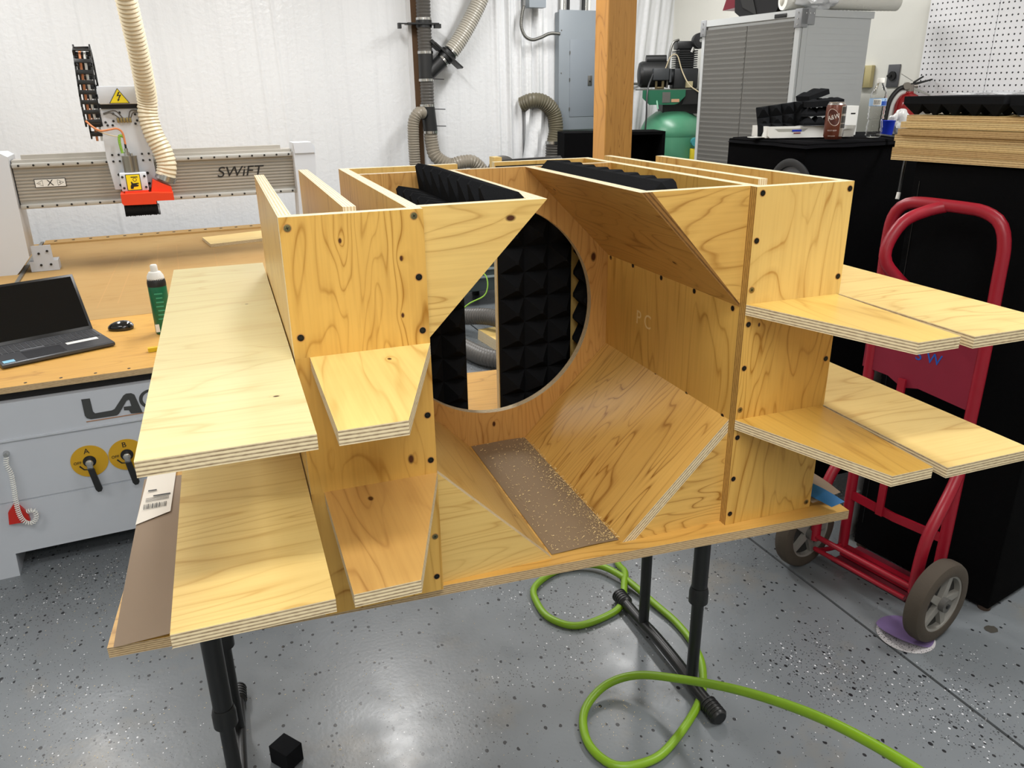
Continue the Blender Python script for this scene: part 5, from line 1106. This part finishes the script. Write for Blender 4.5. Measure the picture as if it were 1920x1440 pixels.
# ---------------------------------------------------------------- green hose on the floor
HZ = FZ + .0105
R_ = [(c[0], c[1], c[2]) for c in (Rr[0], Rr[1], Rr[2])]
hp = [(1.40, 1.95, HZ), (1.16, 1.30, HZ), (1.035, .98, HZ), (1.016, .88, HZ + .012), (.984, .824, HZ + .014), (.935, .745, HZ + .004), (.874, .712, HZ), (.761, .700, HZ), (.700, .760, HZ), (.690, .843, HZ), (.715, .927, HZ), (.827, .985, HZ), (.940, .955, HZ + .010), (.995, .86, HZ + .012), (1.030, .70, HZ + .002), (1.045, .60, HZ), (1.038, .50, HZ), (1.006, .405, HZ), (.925, .300, HZ + .0), (.774, .200, HZ), (.690, .182, HZ), (.625, .205, HZ), (.600, .285, HZ), (.632, .375, HZ + .006), (.715, .425, HZ + .020), (.800, .405, HZ + .045), (.873, .30, FZ + .105), (.915, .13, FZ + .200), (.945, -.05, FZ + .285), (.965, -.20, FZ + .335), (.990, -.37, FZ + .365), (1.03, -.55, FZ + .36), (1.08, -.75, FZ + .33)]
gh = thing('air_hose', 'long lime green hose coiled on the floor and rising to the lower right', 'hose', (.70, .84, FZ))
b = MB(); b.tube(spline(hp, .012), .0108, 14); o = b.build('hose_tube', GREENH)
for q in o.data.vertices: q.co -= Vector((.70, .84, FZ))
o.parent = gh
# foam cube on the floor
fc = thing('foam_offcut', 'small black foam cube lying on the floor at the bottom edge', 'foam offcut', (-.100, .505, FZ), math.radians(38))
b = MB(); b.box(-.024, .024, -.030, .030, 0, .050); b.add([(-.024, -.030, .050), (.024, -.030, .050), (.024, .030, .050), (-.024, .030, .050), (0, 0, .062)], [(0, 1, 4), (1, 2, 4), (2, 3, 4), (3, 0, 4)]); b.build('foam_block', FOAM, fc)
# behind the box, seen through the slot and over the rim
b = ribbed([(1.15, 3.35, FZ + .07), (1.25, 3.05, FZ + .06), (1.40, 2.93, FZ + .06), (1.52, 3.02, FZ + .07), (1.55, 3.25, FZ + .12), (1.45, 3.50, FZ + .16), (1.30, 3.75, FZ + .12), (1.2, 4.1, FZ + .07)], .055, .02, .12, 18)
o = b.build('floor_hose', HOSED); solo(o, (1.15, 3.35, FZ)); tag(o, 'grey ribbed hose looped on the floor, seen through the slot of the box', 'hose')
b = ribbed([(1.66, 3.62, FZ + .062), (1.64, 3.75, FZ + .20), (1.68, 3.88, FZ + .42), (1.80, 4.05, FZ + .62)], .06, .02, .12, 18)
o = b.build('standing_hose', HOSED); solo(o, (1.62, 3.40, FZ)); tag(o, 'dark ribbed hose rising behind the floor hose, seen through the slot', 'hose')
dc = thing('dust_collector', 'dark grey slatted machine on the floor far behind the box, seen through the slot', 'machine', (1.35, 4.35, FZ), 0)
b = MB(); b.box(0, .75, 0, .45, .12, .62, b=.01); b.build('housing', plain('collector_grey', '3f4a4a', .4), dc)
for k in range(6): b = MB(); b.box(.02, .73, -.012, 0, .22 + k * .06, .235 + k * .06); b.build('vent_slat', plain('slat_grey', '8f9a9b', .35), dc)
b = MB(); b.cyl((.08, .1, 0), (.08, .1, .12), .03); b.cyl((.67, .1, 0), (.67, .1, .12), .03); b.cyl((.37, .38, 0), (.37, .38, .12), .03); tag(b.build('caster', BLACK, dc), kind='stuff')
b = MB(); b.tube(spline([(1.38, 4.30, FZ + .42), (1.48, 4.20, FZ + .36), (1.60, 4.10, FZ + .30), (1.55, 3.95, FZ + .20), (1.40, 3.90, FZ + .15), (1.3, 3.95, FZ + .02)], .03), .005, 8); o = b.build('green_cord', WIRE_G); solo(o, (1.3, 3.95, FZ)); tag(o, 'thin bright green cord in front of the slatted machine', 'cord')
for k in range(4):
    b = MB(); b.prism(rect(.5, .30), 0, .0175, 'z', 0, None, 1); o = b.build('plywood_offcut', [W_P2, EDGE]); o.location = (1.405, 3.28 - k * .004, FZ + .001 + k * .0180); o.rotation_euler = (0, 0, .12)
    tag(o, ('lowest', 'second', 'third', 'top')[k] + ' plywood offcut of the small floor pile seen through the slot', 'board', 'plywood offcuts piled on the floor')
tb_ = thing('black_tube', 'black pipe behind the upper rim of the box with a pale end block', 'pipe', (.655, 1.00, .505))
b = MB(); b.cyl((.0, .03, .066), (.20, .07, .066), .011, seg=16); b.build('pipe', BLACK, tb_); b = MB(); b.box(-.02, .002, .01, .05, .04, .085); b.build('end_block', W_P2, tb_)
for x in (.02, .17): b = MB(); b.cyl((x, .045, -.505), (x, .045, .06), .010, seg=12); b.build('support_rod', BLACK, tb_)
st_ = thing('hose_flange', 'round dark duct flange behind the upper rim of the box', 'flange', (2.00, 4.80, FZ))
b = MB(); b.lathe([(.10, 0), (.12, .01), (.12, .04), (.08, .06), (.075, .10)], (0, 0, .93), 'y', 36); b.cyl((0, .05, 0), (0, .05, .83), .02); b.build('flange', HOSED, st_)
